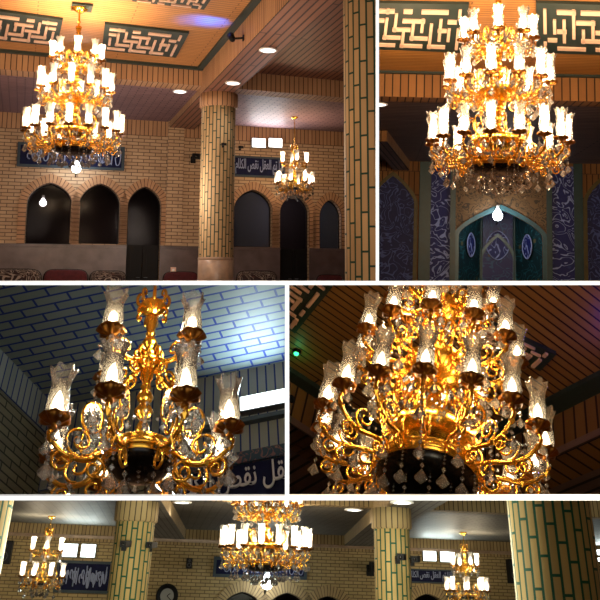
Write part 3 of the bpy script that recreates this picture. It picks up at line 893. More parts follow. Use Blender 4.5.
# spotlight on the beam; the blue ceiling patch comes from two added unseen lamps
LW_ = Wall(R1, L1, L2); s_, z_ = LW_.hit(244, 38)
e = thing('beam_spotlight', 'little dark spotlight on the side of the ceiling beam beside a blue patch', 'spotlight', R1, LW_.at(s_, z_, .002))
mb = MB(); mb.box(-.04, .04, -.02, 0, -.05, .05); part('mounting_plate', mb, BLACK, e)
mb = MB(); mb.tube([(0, 0, 0), (0, -.12, -.02), (-.08, -.16, .0)], .02, 6); part('bracket_arm', mb, BLACK, e)
mb = MB(); mb.lathe([(0, -.1), (.05, -.1), (.065, .08), (.0, .07)], 14); part('lamp_head', mb, BLACK, e, MX.Translation((-.1, -.2, .02)) @ MX.Rotation(-.9, 4, 'Y'))
src = (LW_.at(s_, z_, .3)).translation; tgt = R1.z(213, 22, zc)
for q, wt in (((214, 22), 520), ((199, 20), 420)):
    lamp(R1, None, wt, (.0, .07, 1), .03, None, aim(tgt + V((0, 0, -.55)) + (src - tgt).normalized() * .4, R1.z(q[0], q[1], zc)), 'SPOT', spot_size=radians(48), spot_blend=1.0)
s_, z_ = BW.hit(193, 160); camera_unit(BW, BW.at(s_, z_, .002), 'black security camera on the bare brick wall between arches and slender column', None, 1.3, -1)
for px, py, f_, t in ((223, 146, -1, 'security camera on the slender brick column, on its face'), (240, 149, 1, 'security camera sticking out past the edge of the slender brick column')):
    d_ = (R1.ray(px, py)).normalized(); p = R1.d(px, py, cl.y - .36 if f_ < 0 else cl.y - .1)
    camera_unit(R1, frame(p), t, 'cameras on the slender column', .5, f_)
for px, py, t in ((173, 238.5, 'small white socket on the brick wall just above the grey marble dado'), (173, 270, 'small white socket low on the grey marble dado')):
    s_, z_ = BW.hit(px, py); e = thing('wall_socket', t, 'socket', R1, BW.at(s_, z_, .05), None)
    mb = MB(); mb.box(-.07, .07, -.02, 0, -.07, .07); part('plate', mb, CREAM, e)
    mb = MB(); mb.box(-.03, .03, -.03, -.02, -.03, .03); part('rocker', mb, WHITE, e)
for x0, x1, yt, m_, t in ((-14, 42, 269, PATC, 'figured dark cushion against the marble dado beneath the first arched window'), (44, 88, 269.5, REDC, 'dark red cushion against the marble dado beneath the second arched window'),
                          (90, 126, 271, PATC, 'figured dark cushion next to the dark doorway with pointed arch'), (163, 198, 272, REDC, 'dark red cushion between the doorway and the slender column'),
                          (236, 276, 271, PATC, 'figured cushion right behind the slender column base'), (316, 342, 275, REDC, 'dark red cushion beside the wide close column')):
    a, z1 = BW.hit(x0, yt, .2); b, _ = BW.hit(x1, yt, .2); H = z1 - Z0
    e = thing('wall_cushion', t, 'cushion', R1, BW.at((a + b) / 2, Z0, .22), 'cushions along the dado')
    part('cover', pillow(b - a, .3, H), m_, e, MX.Translation((0, 0, H / 2)))
    mb = MB(); n = 40; f = lambda x: math.copysign(abs(x) ** .35, x)
    mb.tube([((b - a) / 2 * f(cos(2 * pi * i / n)), -.02, H / 2 + H / 2 * f(sin(2 * pi * i / n))) for i in range(n)], .018, 5, True); part('piping', mb, DARKBOWL, e)

# ================================================================== the turquoise prayer niche
R2 = Room('niche', (379.0, 636, -36, 281.5), (510, -4590), (492, 285))
zc2 = R2.d(490, 74, 17.1).z
T2 = Wall(R2, R2.z(385, 71.5, zc2), R2.z(598, 76, zc2)); zl2 = T2.hit(385, 96.5)[1]
B2 = Wall(R2, R2.z(383, 161, zl2), R2.z(598, 164, zl2))
CEIL2 = brick('ochre_slats', '#b57e42', '#a87238', '#5e3e1e', 3.2, .11, .012, rough=.5)
SOLD2 = brick('ochre_soldier_brick', '#94673c', '#855a33', '#2b1d12', 3.0, .17, .014, True, 0)
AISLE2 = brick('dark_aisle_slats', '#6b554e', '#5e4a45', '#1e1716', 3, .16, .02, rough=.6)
struct('ceiling_beam', wall_mesh(-6, 12, zl2, zc2 + .3, th=.5), SOLD2, R2, T2.M)
slab(R2, [T2.at(-6, zc2).translation, T2.at(12, zc2).translation, T2.at(12, zc2, 13).translation, T2.at(-6, zc2, 13).translation], .12, CEIL2, T2.u, 'ceiling_main')
slab(R2, [B2.at(-6, zl2).translation, B2.at(16, zl2).translation, T2.at(12, zl2, -.4).translation, T2.at(-6, zl2, -.4).translation], .12, AISLE2, T2.u, 'ceiling_aisle')
mb = MB(); mb.box(-6, 12, -.1, 0, zc2 - .05, zc2 + .02); struct(trim_name(), mb, DKGREEN, R2, T2.M)
TEAL = pbr('turquoise_glaze', '#12505a', .35, 0, .2, 4); TEALD = pbr('deep_teal_glaze', '#123a3d', .4, 0, .2, 5)
OCHRE = pbr('ochre_glaze', '#5c4f22', .5, 0, .25, 6)
TANF = scrollwork('tan_spandrel_tile', '#7a5a36', '#3f3020', '#96754e', 2.6, .12, .6)
NICHE = scrollwork('niche_tile', '#0c2a30', '#24606a', '#6a5f3c', 1.5, .06, .5)
NICHEB = scrollwork('niche_back_tile', '#0c1a5c', '#1c4a78', '#5a4a38', 1.7, .07, .5)
CALLIG = scrollwork('dense_script_tile', '#0e1a66', '#98a6dc', '#26357a', 1.7, .075, .6)
CALLIG2 = scrollwork('fine_script_tile', '#0c1858', '#4a5aa0', '#182468', 2.0, .08, .6)
z00 = -.9
ROUND[0] = .45
no = op_of(B2, 454, 547.5, 204.5, 275, z00, .46); bnd = .15
inn = (no[0] + bnd, no[1] - bnd, z00, no[3], no[4] - bnd * 1.15)
struct('wall_back', wall_mesh(-6, 16, z00, zl2, (inn,), .1), SOLD2, R2, B2.M)
X2 = lambda px: B2.hit(px, 230)[0]
H2 = lambda py: B2.hit(500, py)[1]
e = thing('prayer_niche', 'turquoise tiled prayer niche with a pointed arch under the big chandelier', 'prayer niche', R2, B2.at(0, z00, .004))
part('arch_band', ring_mesh(inn[0], inn[1], 0, inn[3] - z00, inn[4] - z00, bnd, .07), TEAL, e)
m_ = (inn[0] + inn[1]) / 2; hw = (inn[1] - inn[0]) / 2; dp = 1.5; k = .42
def facet(x0, y0, x1, y1, zt0, zt1):
    mb = MB(); L = sqrt((x1 - x0) ** 2 + (y1 - y0) ** 2); mb.face([(x0, y0, 0), (x1, y1, 0), (x1, y1, zt1), (x0, y0, zt0)], [(0, 0), (L, 0), (L, zt1), (0, zt0)])
    mb.face([(x0, y0 + .05, 0), (x1, y1 + .05, 0), (x1, y1 + .05, zt1), (x0, y0 + .05, zt0)]); return mb
zt = inn[4] - z00 + .1
for nm_, q in (('niche_side', (m_ - hw - .05, .12, m_ - hw * k, dp)), ('niche_back', (m_ - hw * k, dp, m_ + hw * k, dp)), ('niche_side', (m_ + hw * k, dp, m_ + hw + .05, .12))):
    f_ = part(nm_, facet(*q, zt, zt), NICHEB if nm_ == 'niche_back' else NICHE, e)
mb = MB()
for xs in (m_ - hw * k, m_ + hw * k): mb.tube([(xs, dp - .03, 0), (xs, dp - .03, zt)], .05, 8)
part('niche_colonnette', mb, TEALD, e)
ia = (m_ - hw * .38, m_ + hw * .38, 0, zt - 1.55, zt - .85)
mb = ring_mesh(*ia, .11, .05); f_ = part('inner_arch', mb, TEAL, e, MX.Translation((0, dp - .02, 0)))
def medal(x, y, z, rx, rz, rot, nm_='script_medallion'):
    mb = MB(); n = 28; pts = [(rx * cos(2 * pi * i / n), 0, rz * sin(2 * pi * i / n) * (1 + .12 * abs(sin(2 * pi * i / n)) ** 6)) for i in range(n)]
    mb.planar([V(p) for p in pts], V((1, 0, 0)), V((0, 0, 1))); mb.tube(pts, .02, 5, True)
    part(nm_, mb, CALLIG, e, MX.Translation((x, y, z)) @ MX.Rotation(rot, 4, 'Z'))
zmed = B2.hit(500, 246)[1] - z00 + .05
medal(m_, dp - .05, zmed + .05, .36, .42, 0)
an = atan2(dp - .15, hw * (1 - k))
medal(m_ - hw * (1 + k) / 2 + .03, (dp + .15) / 2 - .06, zmed, .26, .34, an); medal(m_ + hw * (1 + k) / 2 - .03, (dp + .15) / 2 - .06, zmed, .26, .34, -an)
mb = MB(); mb.face([(m_ - hw - .1, .15, zt), (m_ + hw + .1, .15, zt), (m_ + hw * k, dp + .05, zt), (m_ - hw * k, dp + .05, zt)]); mb.face([(m_ - hw - .1, .15, zt + .05), (m_ + hw + .1, .15, zt + .05), (m_ + hw * k, dp + .05, zt + .05), (m_ - hw * k, dp + .05, zt + .05)]); part('niche_vault', mb, TEALD, e)
# spandrel field over the arch
zsp = H2(168)
mb = MB(); o1 = arch_outline(no[0] - .015, no[1] + .015, no[3], no[3], no[4] + .03)
for (x, z), (x2, z2) in zip(o1[1:-1], o1[2:]):
    if x2 > x: mb.face([(x, -.03, z), (x2, -.03, z2), (x2, -.03, zsp), (x, -.03, zsp)], [(x, z), (x2, z2), (x2, zsp), (x, zsp)])
mb.face([(no[0], -.03, zsp), (no[1], -.03, zsp), (no[1], -.004, zsp), (no[0], -.004, zsp)])
single('spandrel_tiles', mb, TANF, R2, B2.M, 'tan scroll-patterned tile field above the pointed arch of the prayer niche', 'tile panel')
def upright(px0, px1, ytop, mat, name, label, cat, group=None, d=.05):
    mb = MB(); a, b = X2(px0), X2(px1); zt_ = H2(ytop)
    mb.face([(a, -d, z00), (b, -d, z00), (b, -d, zt_), (a, -d, zt_)], [(a, z00), (b, z00), (b, zt_), (a, zt_)]); mb.face([(a, -d, zt_), (b, -d, zt_), (b, -.004, zt_), (a, -.004, zt_)])
    mb.face([(a, -d, z00), (a, -.004, z00), (a, -.004, zt_), (a, -d, zt_)]); mb.face([(b, -d, z00), (b, -.004, z00), (b, -.004, zt_), (b, -d, zt_)])
    return single(name, mb, mat, R2, B2.M, label, cat, group) if label else struct(trim_name(), mb, mat, R2, B2.M)
upright(430.5, 450, 166, CALLIG, 'script_tile_panel', 'tall navy script tile panel between prayer niche and the arch that shows its whole point', 'tile panel', 'script tile panels')
upright(552, 574, 166, CALLIG, 'script_tile_panel', 'tall navy script tile panel between prayer niche and the arch cut off at the edge', 'tile panel', 'script tile panels')
for a, b, m_2, dd in ((419, 430.5, TEALD, .08), (450, 455.5, TEALD, .09), (546.5, 552, TEALD, .09), (574, 583, TEALD, .08)): upright(a, b, 163, m_2, '', None, '', None, dd)
for a, b, t in ((371, 414, 'dark blue script tiled side arch with ochre border, whole point in view'), (587, 632, 'dark blue script tiled side arch with ochre border, cut off by the edge')):
    o_ = op_of(B2, a, b, 176, 275, z00, .28)
    e = thing('tiled_side_arch', t, 'tiled arch', R2, B2.at(0, 0, .006), 'tiled side arches')
    ol = arch_outline(*o_); mb = MB(); mb.face([(x, -.02, z) for x, z in ol], ol); mb.face([(x, 0, z) for x, z in reversed(ol)]); part('script_tiles', mb, CALLIG2, e)
    part('ochre_border', ring_mesh(*o_, .12, .05), OCHRE, e)
mb = MB(); mb.box(-6, 16, -.03, 0, H2(173), zl2); struct(trim_name(), mb, SOLD2, R2, B2.M)
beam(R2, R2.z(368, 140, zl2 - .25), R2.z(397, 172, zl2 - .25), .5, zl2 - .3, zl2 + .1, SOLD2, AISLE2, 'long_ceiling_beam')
s_, z_ = B2.hit(497, 217); bare_bulb(R2, B2.at(s_, z_, .4), 'bare white bulb glowing at the point of the prayer niche arch', .15, 30, wall_mount=.36)
p = R2.d(498, 143, 9.1)
big_chandelier(R2, p, 'large three-tier gold chandelier hanging in front of the turquoise prayer niche', GLASS_W, BULB_HOT, 760, (1, .68, .38), zc2 - p.z - .03, 1.0, .13)
P = lambda *q: [R2.z(x, y, zc2) for x, y in q]
maze_panel(R2, P((366, 46.5), (464, 50.5), (469, 1.5), (372, 0)), 'maze-pattern ceiling panel above the dark side arch that shows its whole point', 'maze panels over the prayer niche')
maze_panel(R2, P((537, 50.5), (640, 54), (640, 3), (536, 0)), 'maze-pattern ceiling panel above the side arch cut off by the edge', 'maze panels over the prayer niche', (True, True))
downlight(R2, R2.z(380.5, 104, zl2), 'round ceiling light in the dark aisle near the prayer niche', None, 12)

ROUND[0] = .8
lamp(R2, R2.d(440, 70, 11), 330, (1, .72, .44), .5); lamp(R2, R2.d(560, 70, 11), 330, (1, .72, .44), .5); lamp(R2, R2.d(405, 105, 13.5), 170, (1, .72, .42), .5); lamp(R2, R2.d(590, 105, 13.5), 170, (1, .72, .42), .5)  # warm fill lamps added to light the ceiling and beam, without fixtures
lamp(R2, R2.d(500, 190, 19), 12, (.7, .85, 1), .5)  # weak cool fill added in front of the niche
# ================================================================== small chandelier close up, blue-jointed brick ceiling
R3 = Room('aisle', (-36, 284.9, 285.1, 495.8), (225, -500), (143, 400))
b3 = R3.slant(141, 442, 4.15); h3 = b3.z + 1.75
cn = R3.z(55, 410, h3)
W3 = Wall(R3, cn, R3.z(284, 364, h3)); W3l = Wall(R3, R3.z(0, 353, h3), cn)
CEIL3 = brick('blue_jointed_ceiling', '#76807f', '#6b7776', '#0c2a70', .27, .088, .0095, rough=.5, bump=.3)
SLAT3 = brick('blue_jointed_soldier', '#858b88', '#777d7a', '#0f2a60', 4, .075, .007, True, 0)
BRK3 = brick('aisle_wall_brick', '#6f6a56', '#625f4e', '#20261f', .22, .065, .007)
FRZ3 = scrollwork('floral_frieze', '#123040', '#6d4a48', '#7f5a50', 7, .09, .4)
B3p = cn - W3l.u * 9; C3p = cn + W3.u * 9
slab(R3, [B3p, cn, C3p, B3p + C3p - cn], .12, CEIL3, W3.u, 'ceiling')
struct('wall_right', wall_mesh(0, 10, -1, h3, th=.3), BRK3, R3, W3.M)
struct('wall_left', wall_mesh(-9, W3l.len, -1, h3, th=.3), BRK3, R3, W3l.M)
Z3 = lambda px, py: W3.hit(px, py)[1]
mb = MB(); mb.box(0, 10, -.03, 0, Z3(280, 417), h3); mb2 = mb; struct(trim_name(), mb, SLAT3, R3, W3.M)
mb = MB(); mb.box(0, 10, -.09, 0, Z3(280, 421), Z3(280, 417)); struct(trim_name(), mb, SLATE, R3, W3.M)
mb = MB(); mb.box(0, 10, -.03, 0, Z3(280, 447), Z3(280, 421)); struct(trim_name(), mb, SLAT3, R3, W3.M)
mb = MB(); mb.box(-9, W3l.len, -.03, 0, W3l.hit(10, 402)[1], h3); struct(trim_name(), mb, SLAT3, R3, W3l.M)
s_, z_ = W3.hit(266, 407); w_ = W3.hit(290, 405)[0] - W3.hit(242, 409)[0]
floodlight(W3, s_, z_, w_, Z3(265, 400) - Z3(265, 414), 'bright cool white wall lamp on the slatted wall above a navy script board', None, 16, (.72, .92, 1), FLOOD)
s0 = W3.hit(161, 485)[0]; s1 = s0 + 4.2; z1 = Z3(283, 448); z0 = Z3(283, 512)
e = inscription(W3, s0, s1, z0, z1, 'large navy script board close behind the crystals of the near small chandelier', None, .02, None, 5)
for c_ in list(e.children):
    if c_.name.startswith(('calligraphy', 'panel_frame')): bpy.data.objects.remove(c_)
fz = Z3(283, 459)
mb = MB(); mb.box(0, s1 - s0, -.06, -.02, fz - z0, z1 - z0)
mb = MB(); mb.face([(0, -.06, fz - z0), (s1 - s0, -.06, fz - z0), (s1 - s0, -.06, z1 - z0), (0, -.06, z1 - z0)]); mb.box(0, s1 - s0, -.055, -.02, fz - z0, z1 - z0); part('floral_frieze', mb, FRZ3, e)
me, xa, xb, ya_, yb_ = text_mesh(shape(PHRASE), 1.0, .004)
me2, xa2, xb2, _, _ = text_mesh(shape('نقص الكلام'), 1.0); bpy.data.meshes.remove(me2)
sA, sB = W3.hit(176, 488)[0] - s0, W3.hit(258, 484)[0] - s0
kx = (sB - sA) / (xb2 - xa2); kz = (Z3(268, 464) - Z3(268, 497)) / (yb_ - ya_)
me.materials.append(INKW)
put('calligraphy', me, MX.Translation((sA - xa2 * kx, -.036, Z3(268, 496) - z0 - ya_ * kz)) @ MX.Diagonal((kx, 1, kz, 1)), e)
small_chandelier(R3, b3, 'small gold chandelier seen close from below under a ceiling with blue brick joints', GLASS, BULB_SOFT, 48, (1, .78, .52), 1.75, 1.0, atan2(b3.y, b3.x) + .03, .5)

# ================================================================== big chandelier close up from below
R4 = Room('below', (289.2, 636, 285.1, 495.8), (515, -480), (430, 400))
b4 = R4.slant(430, 440, 5.35); h4 = b4.z + 2.45
cn4 = R4.z(435, 471, h4)
W4l = Wall(R4, R4.z(289, 376, h4), cn4); W4r = Wall(R4, cn4, R4.z(600, 388, h4))
CEIL4 = brick('brown_slats', '#93693c', '#865e35', '#241608', 8, .092, .010, rough=.5, bump=.5)
SOLD4 = brick('brown_soldier', '#7a5630', '#6c4b2a', '#20140a', 4, .15, .014, True, 0)
A4 = cn4 - W4l.u * 13; B4 = cn4 + W4r.u * 13
slab(R4, [A4, cn4, B4, A4 + B4 - cn4], .12, CEIL4, W4l.u, 'ceiling')
zl4 = W4r.hit(597, 438)[1]
struct('ceiling_beam', wall_mesh(0, 13, zl4, h4 + .1, th=.4), SOLD4, R4, W4r.M)
struct('ceiling_beam_side', wall_mesh(W4l.len - 13, W4l.len, zl4, h4 + .1, th=.4), SOLD4, R4, W4l.M)
mb = MB(); mb.box(0, 13, -.22, 0, h4 - .06, h4 + .02); struct(trim_name(), mb, DKGREEN, R4, W4r.M)
mb = MB(); mb.box(W4l.len - 13, W4l.len, -.16, 0, h4 - .06, h4 + .02); struct(trim_name(), mb, DKGREEN, R4, W4l.M)
q = cn4 - W4l.u * 13; slab(R4, [fl(cn4, zl4), fl(cn4 + W4r.u * 13, zl4), fl(cn4 + W4r.u * 13 + W4r.y * 6, zl4), fl(cn4 + W4r.y * 6 + W4l.y * 6, zl4), fl(cn4 + W4l.y * 6, zl4), fl(q + W4l.y * 6, zl4), fl(q, zl4)], .1, AISLE2, W4r.u, 'ceiling_aisle')
struct('wall_far', wall_mesh(-6, 14, -1, zl4, th=.2), SOLD4, R4, MX.Translation(W4r.y * 5.9) @ W4r.M)
struct('wall_far_side', wall_mesh(-12, 12, -1, zl4, th=.2), SOLD4, R4, MX.Translation(W4l.y * 5.9) @ W4l.M)
P = lambda *q: [R4.z(x, y, h4) for x, y in q]
maze_panel(R4, P((296, 330), (333, 284), (288, 250), (248, 298)), 'dark maze ceiling panel at the empty corner beyond the close chandelier lamps', 'maze panels seen from below', (False, True))
maze_panel(R4, P((430, 318), (540, 367.5), (556, 351), (460, 305)), 'dark maze ceiling panel half hidden behind the lamps of the close chandelier', 'maze panels seen from below')
big_chandelier(R4, b4, 'large gold chandelier filling the view, seen close from below under brown slatted ceiling', GLASS, BULB_SOFT, 125, (1, .64, .30), h4 - b4.z - .03, 1.0, atan2(b4.y, b4.x) + .06)
lamp(R4, R4.d(560, 440, 2.6), 16, (1, .72, .42), .3); lamp(R4, R4.d(320, 440, 2.6), 8, (1, .72, .42), .3)  # two warm fill lamps added near the viewpoint, without fixtures
for px, py, t in ((297, 351, 'green lamp added for a reflected glint on the brown slats above the beam'), (291, 399, 'green lamp added for a reflected glint low on the beam face')):
    p = R4.z(px, py, h4) if py < 370 else None
    M = frame(p) if p is not None else W4l.at(W4l.hit(px, py)[0], W4l.hit(px, py)[1], .01) @ MX.Rotation(-pi / 2, 4, 'X') @ MX.Rotation(pi, 4, 'X')
    e = thing('glint_lamp', t, 'glint lamp', R4, M, 'green glint lamps')  # lamps added where an LED is only reflected
    mb = MB(); mb.lathe([(0, 0), (.05, 0), (.05, -.025), (.035, -.035), (0, -.035)], 16); part('housing', mb, BLACK, e)
    mb = MB(); mb.lathe([(.03, -.034), (.024, -.05), (0, -.056)], 14); part('lens', mb, GREENGLINT, e)
    lamp(None, None, .6, (.1, 1, .35), .02, e, MX.Translation((0, 0, -.12)))
lamp(R4, R4.z(610, 330, h4) + V((0, 0, -.22)), 3, (.12, .08, 1), .05)  # unseen blue lamp added to tint the ceiling at the edge

# ================================================================== the long wall with two small chandeliers
R5 = Room('long', (-36, 636, 500.4, 636), (340, -1250), (245, 607))
za5 = R5.d(60, 524.5, 22).z
B5 = Wall(R5, R5.z(30, 523, za5), R5.z(505, 542, za5)); T5 = Wall(R5, R5.z(330, 505, za5), R5.z(470, 511.5, za5))
BRK5 = brick('sand_brick', '#a89468', '#98855c', '#564a34', .23, .075, .008)
SOLD5 = brick('sand_soldier_brick', '#a08a62', '#8f7a56', '#3a3024', 4, .09, .008, True, 0)
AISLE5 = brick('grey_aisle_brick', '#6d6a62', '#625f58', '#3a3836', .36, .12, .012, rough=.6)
COL5 = brick('sand_column_brick', '#a98f5a', '#96804f', '#0d4531', .40, .083, .012, True, 0, 2, bump=.5, spiral=.37)
lamp(R5, R5.d(560, 575, 3.2), 110, (.95, 1, .74), .4); lamp(R5, R5.d(240, 560, 9), 360, (.97, 1, .76), .5); lamp(R5, R5.d(60, 570, 9), 300, (.97, 1, .76), .5); lamp(R5, R5.d(450, 560, 10), 310, (.97, 1, .76), .5)  # greenish fill lamps added for the columns and long wall, no fixtures
zb5 = B5.hit(180, 539.5)[1]
z5 = -2.5
P5 = lambda px, py: B5.hit(px, py)
arches = [op_of(B5, c - 19, c + 19, y, 640, None, .34) for c, y in ((242, 592), (287, 593), (328, 596.5))] + [op_of(B5, 410, 446, 594, 640, None, .34)]
struct('wall_back', wall_mesh(-8, 34, z5, za5, arches), BRK5, R5, B5.M)
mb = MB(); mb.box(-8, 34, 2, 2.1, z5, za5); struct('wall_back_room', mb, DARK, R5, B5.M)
for o_ in arches:
    window(B5, o_, WINPANE, mull=False); struct(trim_name(), ring_mesh(*o_, .22), SOLD5, R5, B5.M)
zsa, zsb = P5(60, 534.5)[1], P5(60, 541)[1]
mb = MB(); mb.box(-8, 34, -.03, 0, zsa, za5); struct(trim_name(), mb, SOLD5, R5, B5.M)
mb = MB(); mb.box(-8, 34, -.12, 0, P5(60, 537.5)[1], zsa); struct(trim_name(), mb, MARBLE_P, R5, B5.M)
mb = MB(); mb.box(-8, 34, -.02, 0, zsb, P5(60, 537.5)[1]); struct(trim_name(), mb, SOLD5, R5, B5.M)
TO = lambda s, z, o=0: T5.at(s, z, o).translation
slab(R5, [B5.at(-8, za5).translation, B5.at(34, za5).translation, TO(26, za5, -.3), TO(-16, za5, -.3)], .12, AISLE5, B5.u, 'ceiling_aisle')
struct('ceiling_beam', wall_mesh(-16, 26, za5, za5 + 1.2, th=.5), SOLD5, R5, T5.M)
slab(R5, [TO(26, za5 + 1.2), TO(-16, za5 + 1.2), TO(-16, za5 + 1.2, 15), TO(26, za5 + 1.2, 15)], .12, CEIL1, T5.u, 'ceiling_main')
b_, a_ = R5.z(184.7, 539, zb5), R5.z(160.7, 501, zb5); u_ = (b_ - a_).normalized(); r_ = V((u_.y, -u_.x, 0))
def to_wall(p, u): return p + u * ((B5.o - p).dot(B5.y) / u.dot(B5.y))
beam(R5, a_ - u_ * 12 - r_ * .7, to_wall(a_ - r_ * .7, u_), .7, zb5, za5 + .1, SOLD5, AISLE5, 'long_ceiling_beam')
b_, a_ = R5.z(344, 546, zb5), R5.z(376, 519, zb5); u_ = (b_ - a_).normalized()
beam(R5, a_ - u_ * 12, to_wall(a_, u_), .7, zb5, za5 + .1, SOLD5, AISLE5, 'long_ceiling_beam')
c5 = R5.z(138, 502, zb5)
column(R5, c5, 34.5 * c5.y / 1600, z5, zb5, 'slim sand brick column between the twin lamps and the round wall clock', 'columns along the long wall', None, COL5, 0, SOLD5)
c5b = R5.z(391, 509, zb5)
column(R5, c5b, 32.5 * c5b.y / 1600, z5, zb5, 'slim sand brick column whose capital carries a ceiling beam, beside twin lamps', 'columns along the long wall', None, COL5, 0, SOLD5)
column(R5, R5.d(553.5, 550, 7.9), .37, z5, za5 + 1.1, 'thick near sand brick column with green joints beside the small chandelier', 'columns along the long wall', None, COL5, 0, SOLD5)
column(R5, R5.d(-37.5, 535, 7.8), .37, z5, za5 + 1.1, 'sliver of a near brick column at the picture edge by the black speaker', 'columns along the long wall', None, COL5, 0, SOLD5)
def insc5(x0, x1, y0a, y1a, lbl, b, text, seed):
    s0, z1 = P5(x0, y0a); s1, z0 = P5(x1, y1a); inscription(B5, s0, s1, z0, z1, lbl, 'inscriptions on the long wall', b, text, seed)
insc5(58, 110, 560, 594, 'tall navy inscription board under twin lamps beside a slim column and small chandelier', .06, None, 11)
insc5(214, 306.5, 556.5, 580, 'wide navy inscription board behind the crystals of the cut-off large chandelier', .07, None, 12)
insc5(407, 453, 568.5, 584, 'small navy inscription board with one line, below twin lamps near second small chandelier', .03, PHRASE, 13)
for px, py, t in ((70.5, 550.5, 'floodlight of the twin pair over the tall inscription, nearer the small chandelier'), (88.5, 551, 'floodlight of the twin pair over the tall inscription, nearer the slim column'),
                  (428.5, 555, 'floodlight of the twin pair over the one-line inscription, nearer the column'), (445.5, 556, 'floodlight of the twin pair over the one-line inscription, nearer the chandelier'),
                  (601, 556, 'lone floodlight cut by the edge beyond the thick near column')):
    s_, z_ = P5(px, py); floodlight(B5, s_, z_, .36, .31, t, 'floodlights on the long wall', 14, (.85, 1, .96), FLOOD)
s_, z_ = P5(265, 583.5); bare_bulb(R5, B5.at(s_, z_, .4), 'bare white bulb below the navy board and the cut-off large chandelier', .14, 16, wall_mount=.37, col=(.8, 1, .98))
s_, z_ = P5(5, 552.5); speaker(B5, s_, z_, .34, .5, 'black box speaker on the brick wall beside the sliver of column')
s_, z_ = P5(189, 563.5); speaker(B5, s_, z_, .14, .22, 'tiny black speaker on the brick wall above the round clock')
s_, z_ = P5(512, 571.5); speaker(B5, s_, z_, .3, .55, 'black speaker half hidden by the thick near column')
s_, z_ = P5(370, 570.5); camera_unit(B5, B5.at(s_, z_, .002), 'black security camera on the brick wall beside the second slim column', None, 1.8, -1)
for cc, px, py, f_, t in ((c5, 124, 547, -1, 'security camera on the face of the slim column by twin lamps'), (c5, 150, 548, 1, 'security camera sticking out past the slim column towards the clock'),
                          (c5b, 397.5, 560, -1, 'security camera on the face of the column under the beam'), (c5b, 411.5, 562, 1, 'security camera sticking out past the column under the beam')):
    p = R5.d(px, py, cc.y - (.37 if f_ < 0 else .1)); camera_unit(R5, frame(p), t, 'cameras on the slim columns', .75, f_)
s_, z_ = P5(167, 596)
e = thing('wall_clock', 'round dark wall clock on brick, cut by the lower picture edge', 'clock', R5, B5.at(s_, z_, .002))
mb = MB(); r = .26; n = 32
mb.lathe([(r, 0), (r * 1.02, .06), (r * .86, .08), (r * .84, .05), (0, .05)], n); part('case', mb, BLACK, e, MX.Rotation(pi / 2, 4, 'X'))
mb = MB(); mb.lathe([(r * .62, .052), (0, .054)], n); part('dial', mb, pbr('clock_dial', '#7c7f80', .5), e, MX.Rotation(pi / 2, 4, 'X'))
for nm_, L, a in (('hour_hand', .09, .9), ('minute_hand', .14, 2.3)):
    mb = MB(); mb.box(-.008, .008, -.062, -.057, 0, L); part(nm_, mb, BLACK, e, MX.Rotation(a, 4, 'Y'))
p = R5.d(265.5, 547.5, 15.2)
big_chandelier(R5, p, 'large gold chandelier cut off at the top, lower tiers before the sand brick wall', GLOBE, BULB_HOT, 800, (1, .84, .58), 2.4, 1.0, .1)
for px, py, D, yt, t in ((42, 576.5, 19.8, 507, 'small gold chandelier beside the tall navy inscription and the sliver of column'), (467, 590.5, 20.5, 528, 'small gold chandelier between the one-line inscription and the thick near column')):
    b_ = R5.d(px, py, D); small_chandelier(R5, b_, t, GLOBE, BULB_HOT, 170, (1, .84, .58), za5 - b_.z, .96, .2, 0, 'small chandeliers by the long wall')
downlight(R5, R5.z(182, 501.5, za5), 'round ceiling light in the aisle ceiling next to the first long beam', 'round lights of the long wall', 25, .14)
downlight(R5, R5.z(354, 509, za5), 'round ceiling light in the aisle ceiling just before the second long beam', 'round lights of the long wall', 25, .14)
downlight(R5, R5.z(402, 501.5, zb5), 'round ceiling light just above the capital of the second slim column', 'round lights of the long wall', 25, .14)

# ------------------------------------------------------------------ cut every interior at its compartment's partitions
bpy.context.view_layer.update()


def wmat(o):
    m = o.matrix_basis.copy()
    while o.parent: o = o.parent; m = o.matrix_basis @ m
    return m


def planes(room):
    x0, x1, y0, y1 = room.box; R3 = CAMW.to_3x3()
    def pl(a, b, inside):
        n = (R3 @ rayc(*a)).cross(R3 @ rayc(*b)).normalized()
        return n if n.dot(R3 @ rayc(*inside)) > 0 else -n
    c = ((x0 + x1) / 2, (y0 + y1) / 2)
    return [pl((x0, y0), (x0, y1), c), pl((x1, y0), (x1, y1), c), pl((x0, y0), (x1, y0), c), pl((x0, y1), (x1, y1), c)]


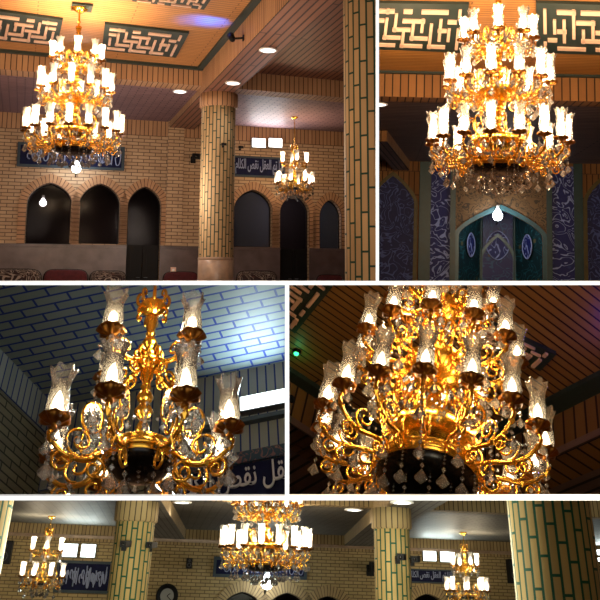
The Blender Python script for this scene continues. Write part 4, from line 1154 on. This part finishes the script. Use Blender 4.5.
def clip(o, PL):
    M = wmat(o); Mi = M.inverted()
    for ch in list(o.children): clip(ch, PL)
    if o.type == 'LIGHT':
        p = M.translation - C0
        if any(p.dot(n) < 0 for n in PL): bpy.data.objects.remove(o)
        return
    if o.type == 'MESH':
        c = [M @ V(b) - C0 for b in o.bound_box] if len(o.data.vertices) else []
        cut, gone = [], False
        for n in PL:
            ds = [p.dot(n) for p in c]
            if max(ds) <= 0: gone = True; break
            if min(ds) < 0: cut.append(n)
        if cut and not gone:
            vs = [M @ v.co - C0 for v in o.data.vertices]
            real = []
            for n in cut:
                ds = [p.dot(n) for p in vs]
                if max(ds) <= 0: gone = True
                elif min(ds) < 0: real.append(n)
            if real and not gone:
                bm = bmesh.new(); bm.from_mesh(o.data); co = Mi @ C0; M3 = M.to_3x3().transposed()
                for n in real:
                    r = bmesh.ops.bisect_plane(bm, geom=bm.verts[:] + bm.edges[:] + bm.faces[:], plane_co=co, plane_no=-(M3 @ n).normalized(), clear_outer=True)
                if len(bm.faces):
                    me = o.data.copy() if o.data.users > 1 else o.data
                    bm.to_mesh(me); o.data = me
                else: gone = True
                bm.free()
        if gone:
            for ch in list(o.children):
                if o.parent: m = o.matrix_basis @ ch.matrix_basis; ch.parent = o.parent; ch.matrix_basis = m
            if not o.children: bpy.data.objects.remove(o)
    elif o.type == 'EMPTY' and not any(True for k in o.children if k.type != 'LIGHT'):
        for k in list(o.children): bpy.data.objects.remove(k)
        bpy.data.objects.remove(o)


for o, room in list(ROOM_OF.items()): clip(o, planes(room))

# ------------------------------------------------------------------ unseen partitions added to stop light between interiors, and the white lattice in front
def cpt(px, py, d): return CAMW @ (rayc(px, py) * d)


def partition(name, a, b, near=2.8, far=42, th=.005):
    n = (rayc(*a).cross(rayc(*b))).normalized(); n = CAMW.to_3x3() @ n * (th / 2)
    A, B, C, D = cpt(*a, near), cpt(*b, near), cpt(*b, far), cpt(*a, far)
    mb = MB(); mb.hexa([A - n, B - n, C - n, D - n, A + n, B + n, C + n, D + n])
    o = bpy.data.objects.new(name, me_of(mb, PART, name)); COL.objects.link(o); o['kind'] = 'structure'


partition('wall_between_upper_views', (377.6, -40), (377.6, 283.2))
partition('wall_under_upper_views', (-40, 283.2), (640, 283.2))
partition('wall_between_middle_views', (287, 283.2), (287, 498.2))
partition('wall_over_lower_view', (-40, 498.2), (640, 498.2))
partition('wall_left', (-40, -40), (-40, 640)); partition('wall_right', (640, -40), (640, 640))  # unseen outer boards added to keep outside light out
partition('light_block_top', (-40, -40), (640, -40)); partition('light_block_bottom', (-40, 640), (640, 640))  # likewise added above and below to block outside light


def bar(x0, x1, y0, y1, d=2.785, th=.012):
    mb = MB(); p = []
    for dd in (d, d + th):
        for x, y in ((x0, y1), (x1, y1), (x1, y0), (x0, y0)):
            q = rayc(x, y) * d; q.y = dd; p.append(CAMW @ q)
    mb.hexa(p); o = bpy.data.objects.new(trim_name(), me_of(mb, WHITE, 'lattice_bar')); COL.objects.link(o); o['kind'] = 'structure'


bar(376, 379, -40, 281.3); bar(-40, 640, 281.3, 285.1); bar(284.9, 289.2, 285.1, 495.8); bar(-40, 640, 495.8, 500.4)

# ------------------------------------------------------------------ world and render settings
w = bpy.data.worlds.new('world'); scn.world = w; w.use_nodes = True
bg = w.node_tree.nodes['Background']; bg.inputs[0].default_value = (1, 1, 1, 1); bg.inputs[1].default_value = 1.15
vs = scn.view_settings; vs.view_transform = 'Standard'; vs.look = 'None'; vs.exposure = 0; vs.gamma = 1; vs.use_curve_mapping = False
cy = scn.cycles
cy.max_bounces = 10; cy.diffuse_bounces = 4; cy.glossy_bounces = 4; cy.transmission_bounces = 6; cy.transparent_max_bounces = 24
cy.sample_clamp_indirect = 4; cy.sample_clamp_direct = 0; cy.use_denoising = True; cy.caustics_reflective = False; cy.caustics_refractive = False
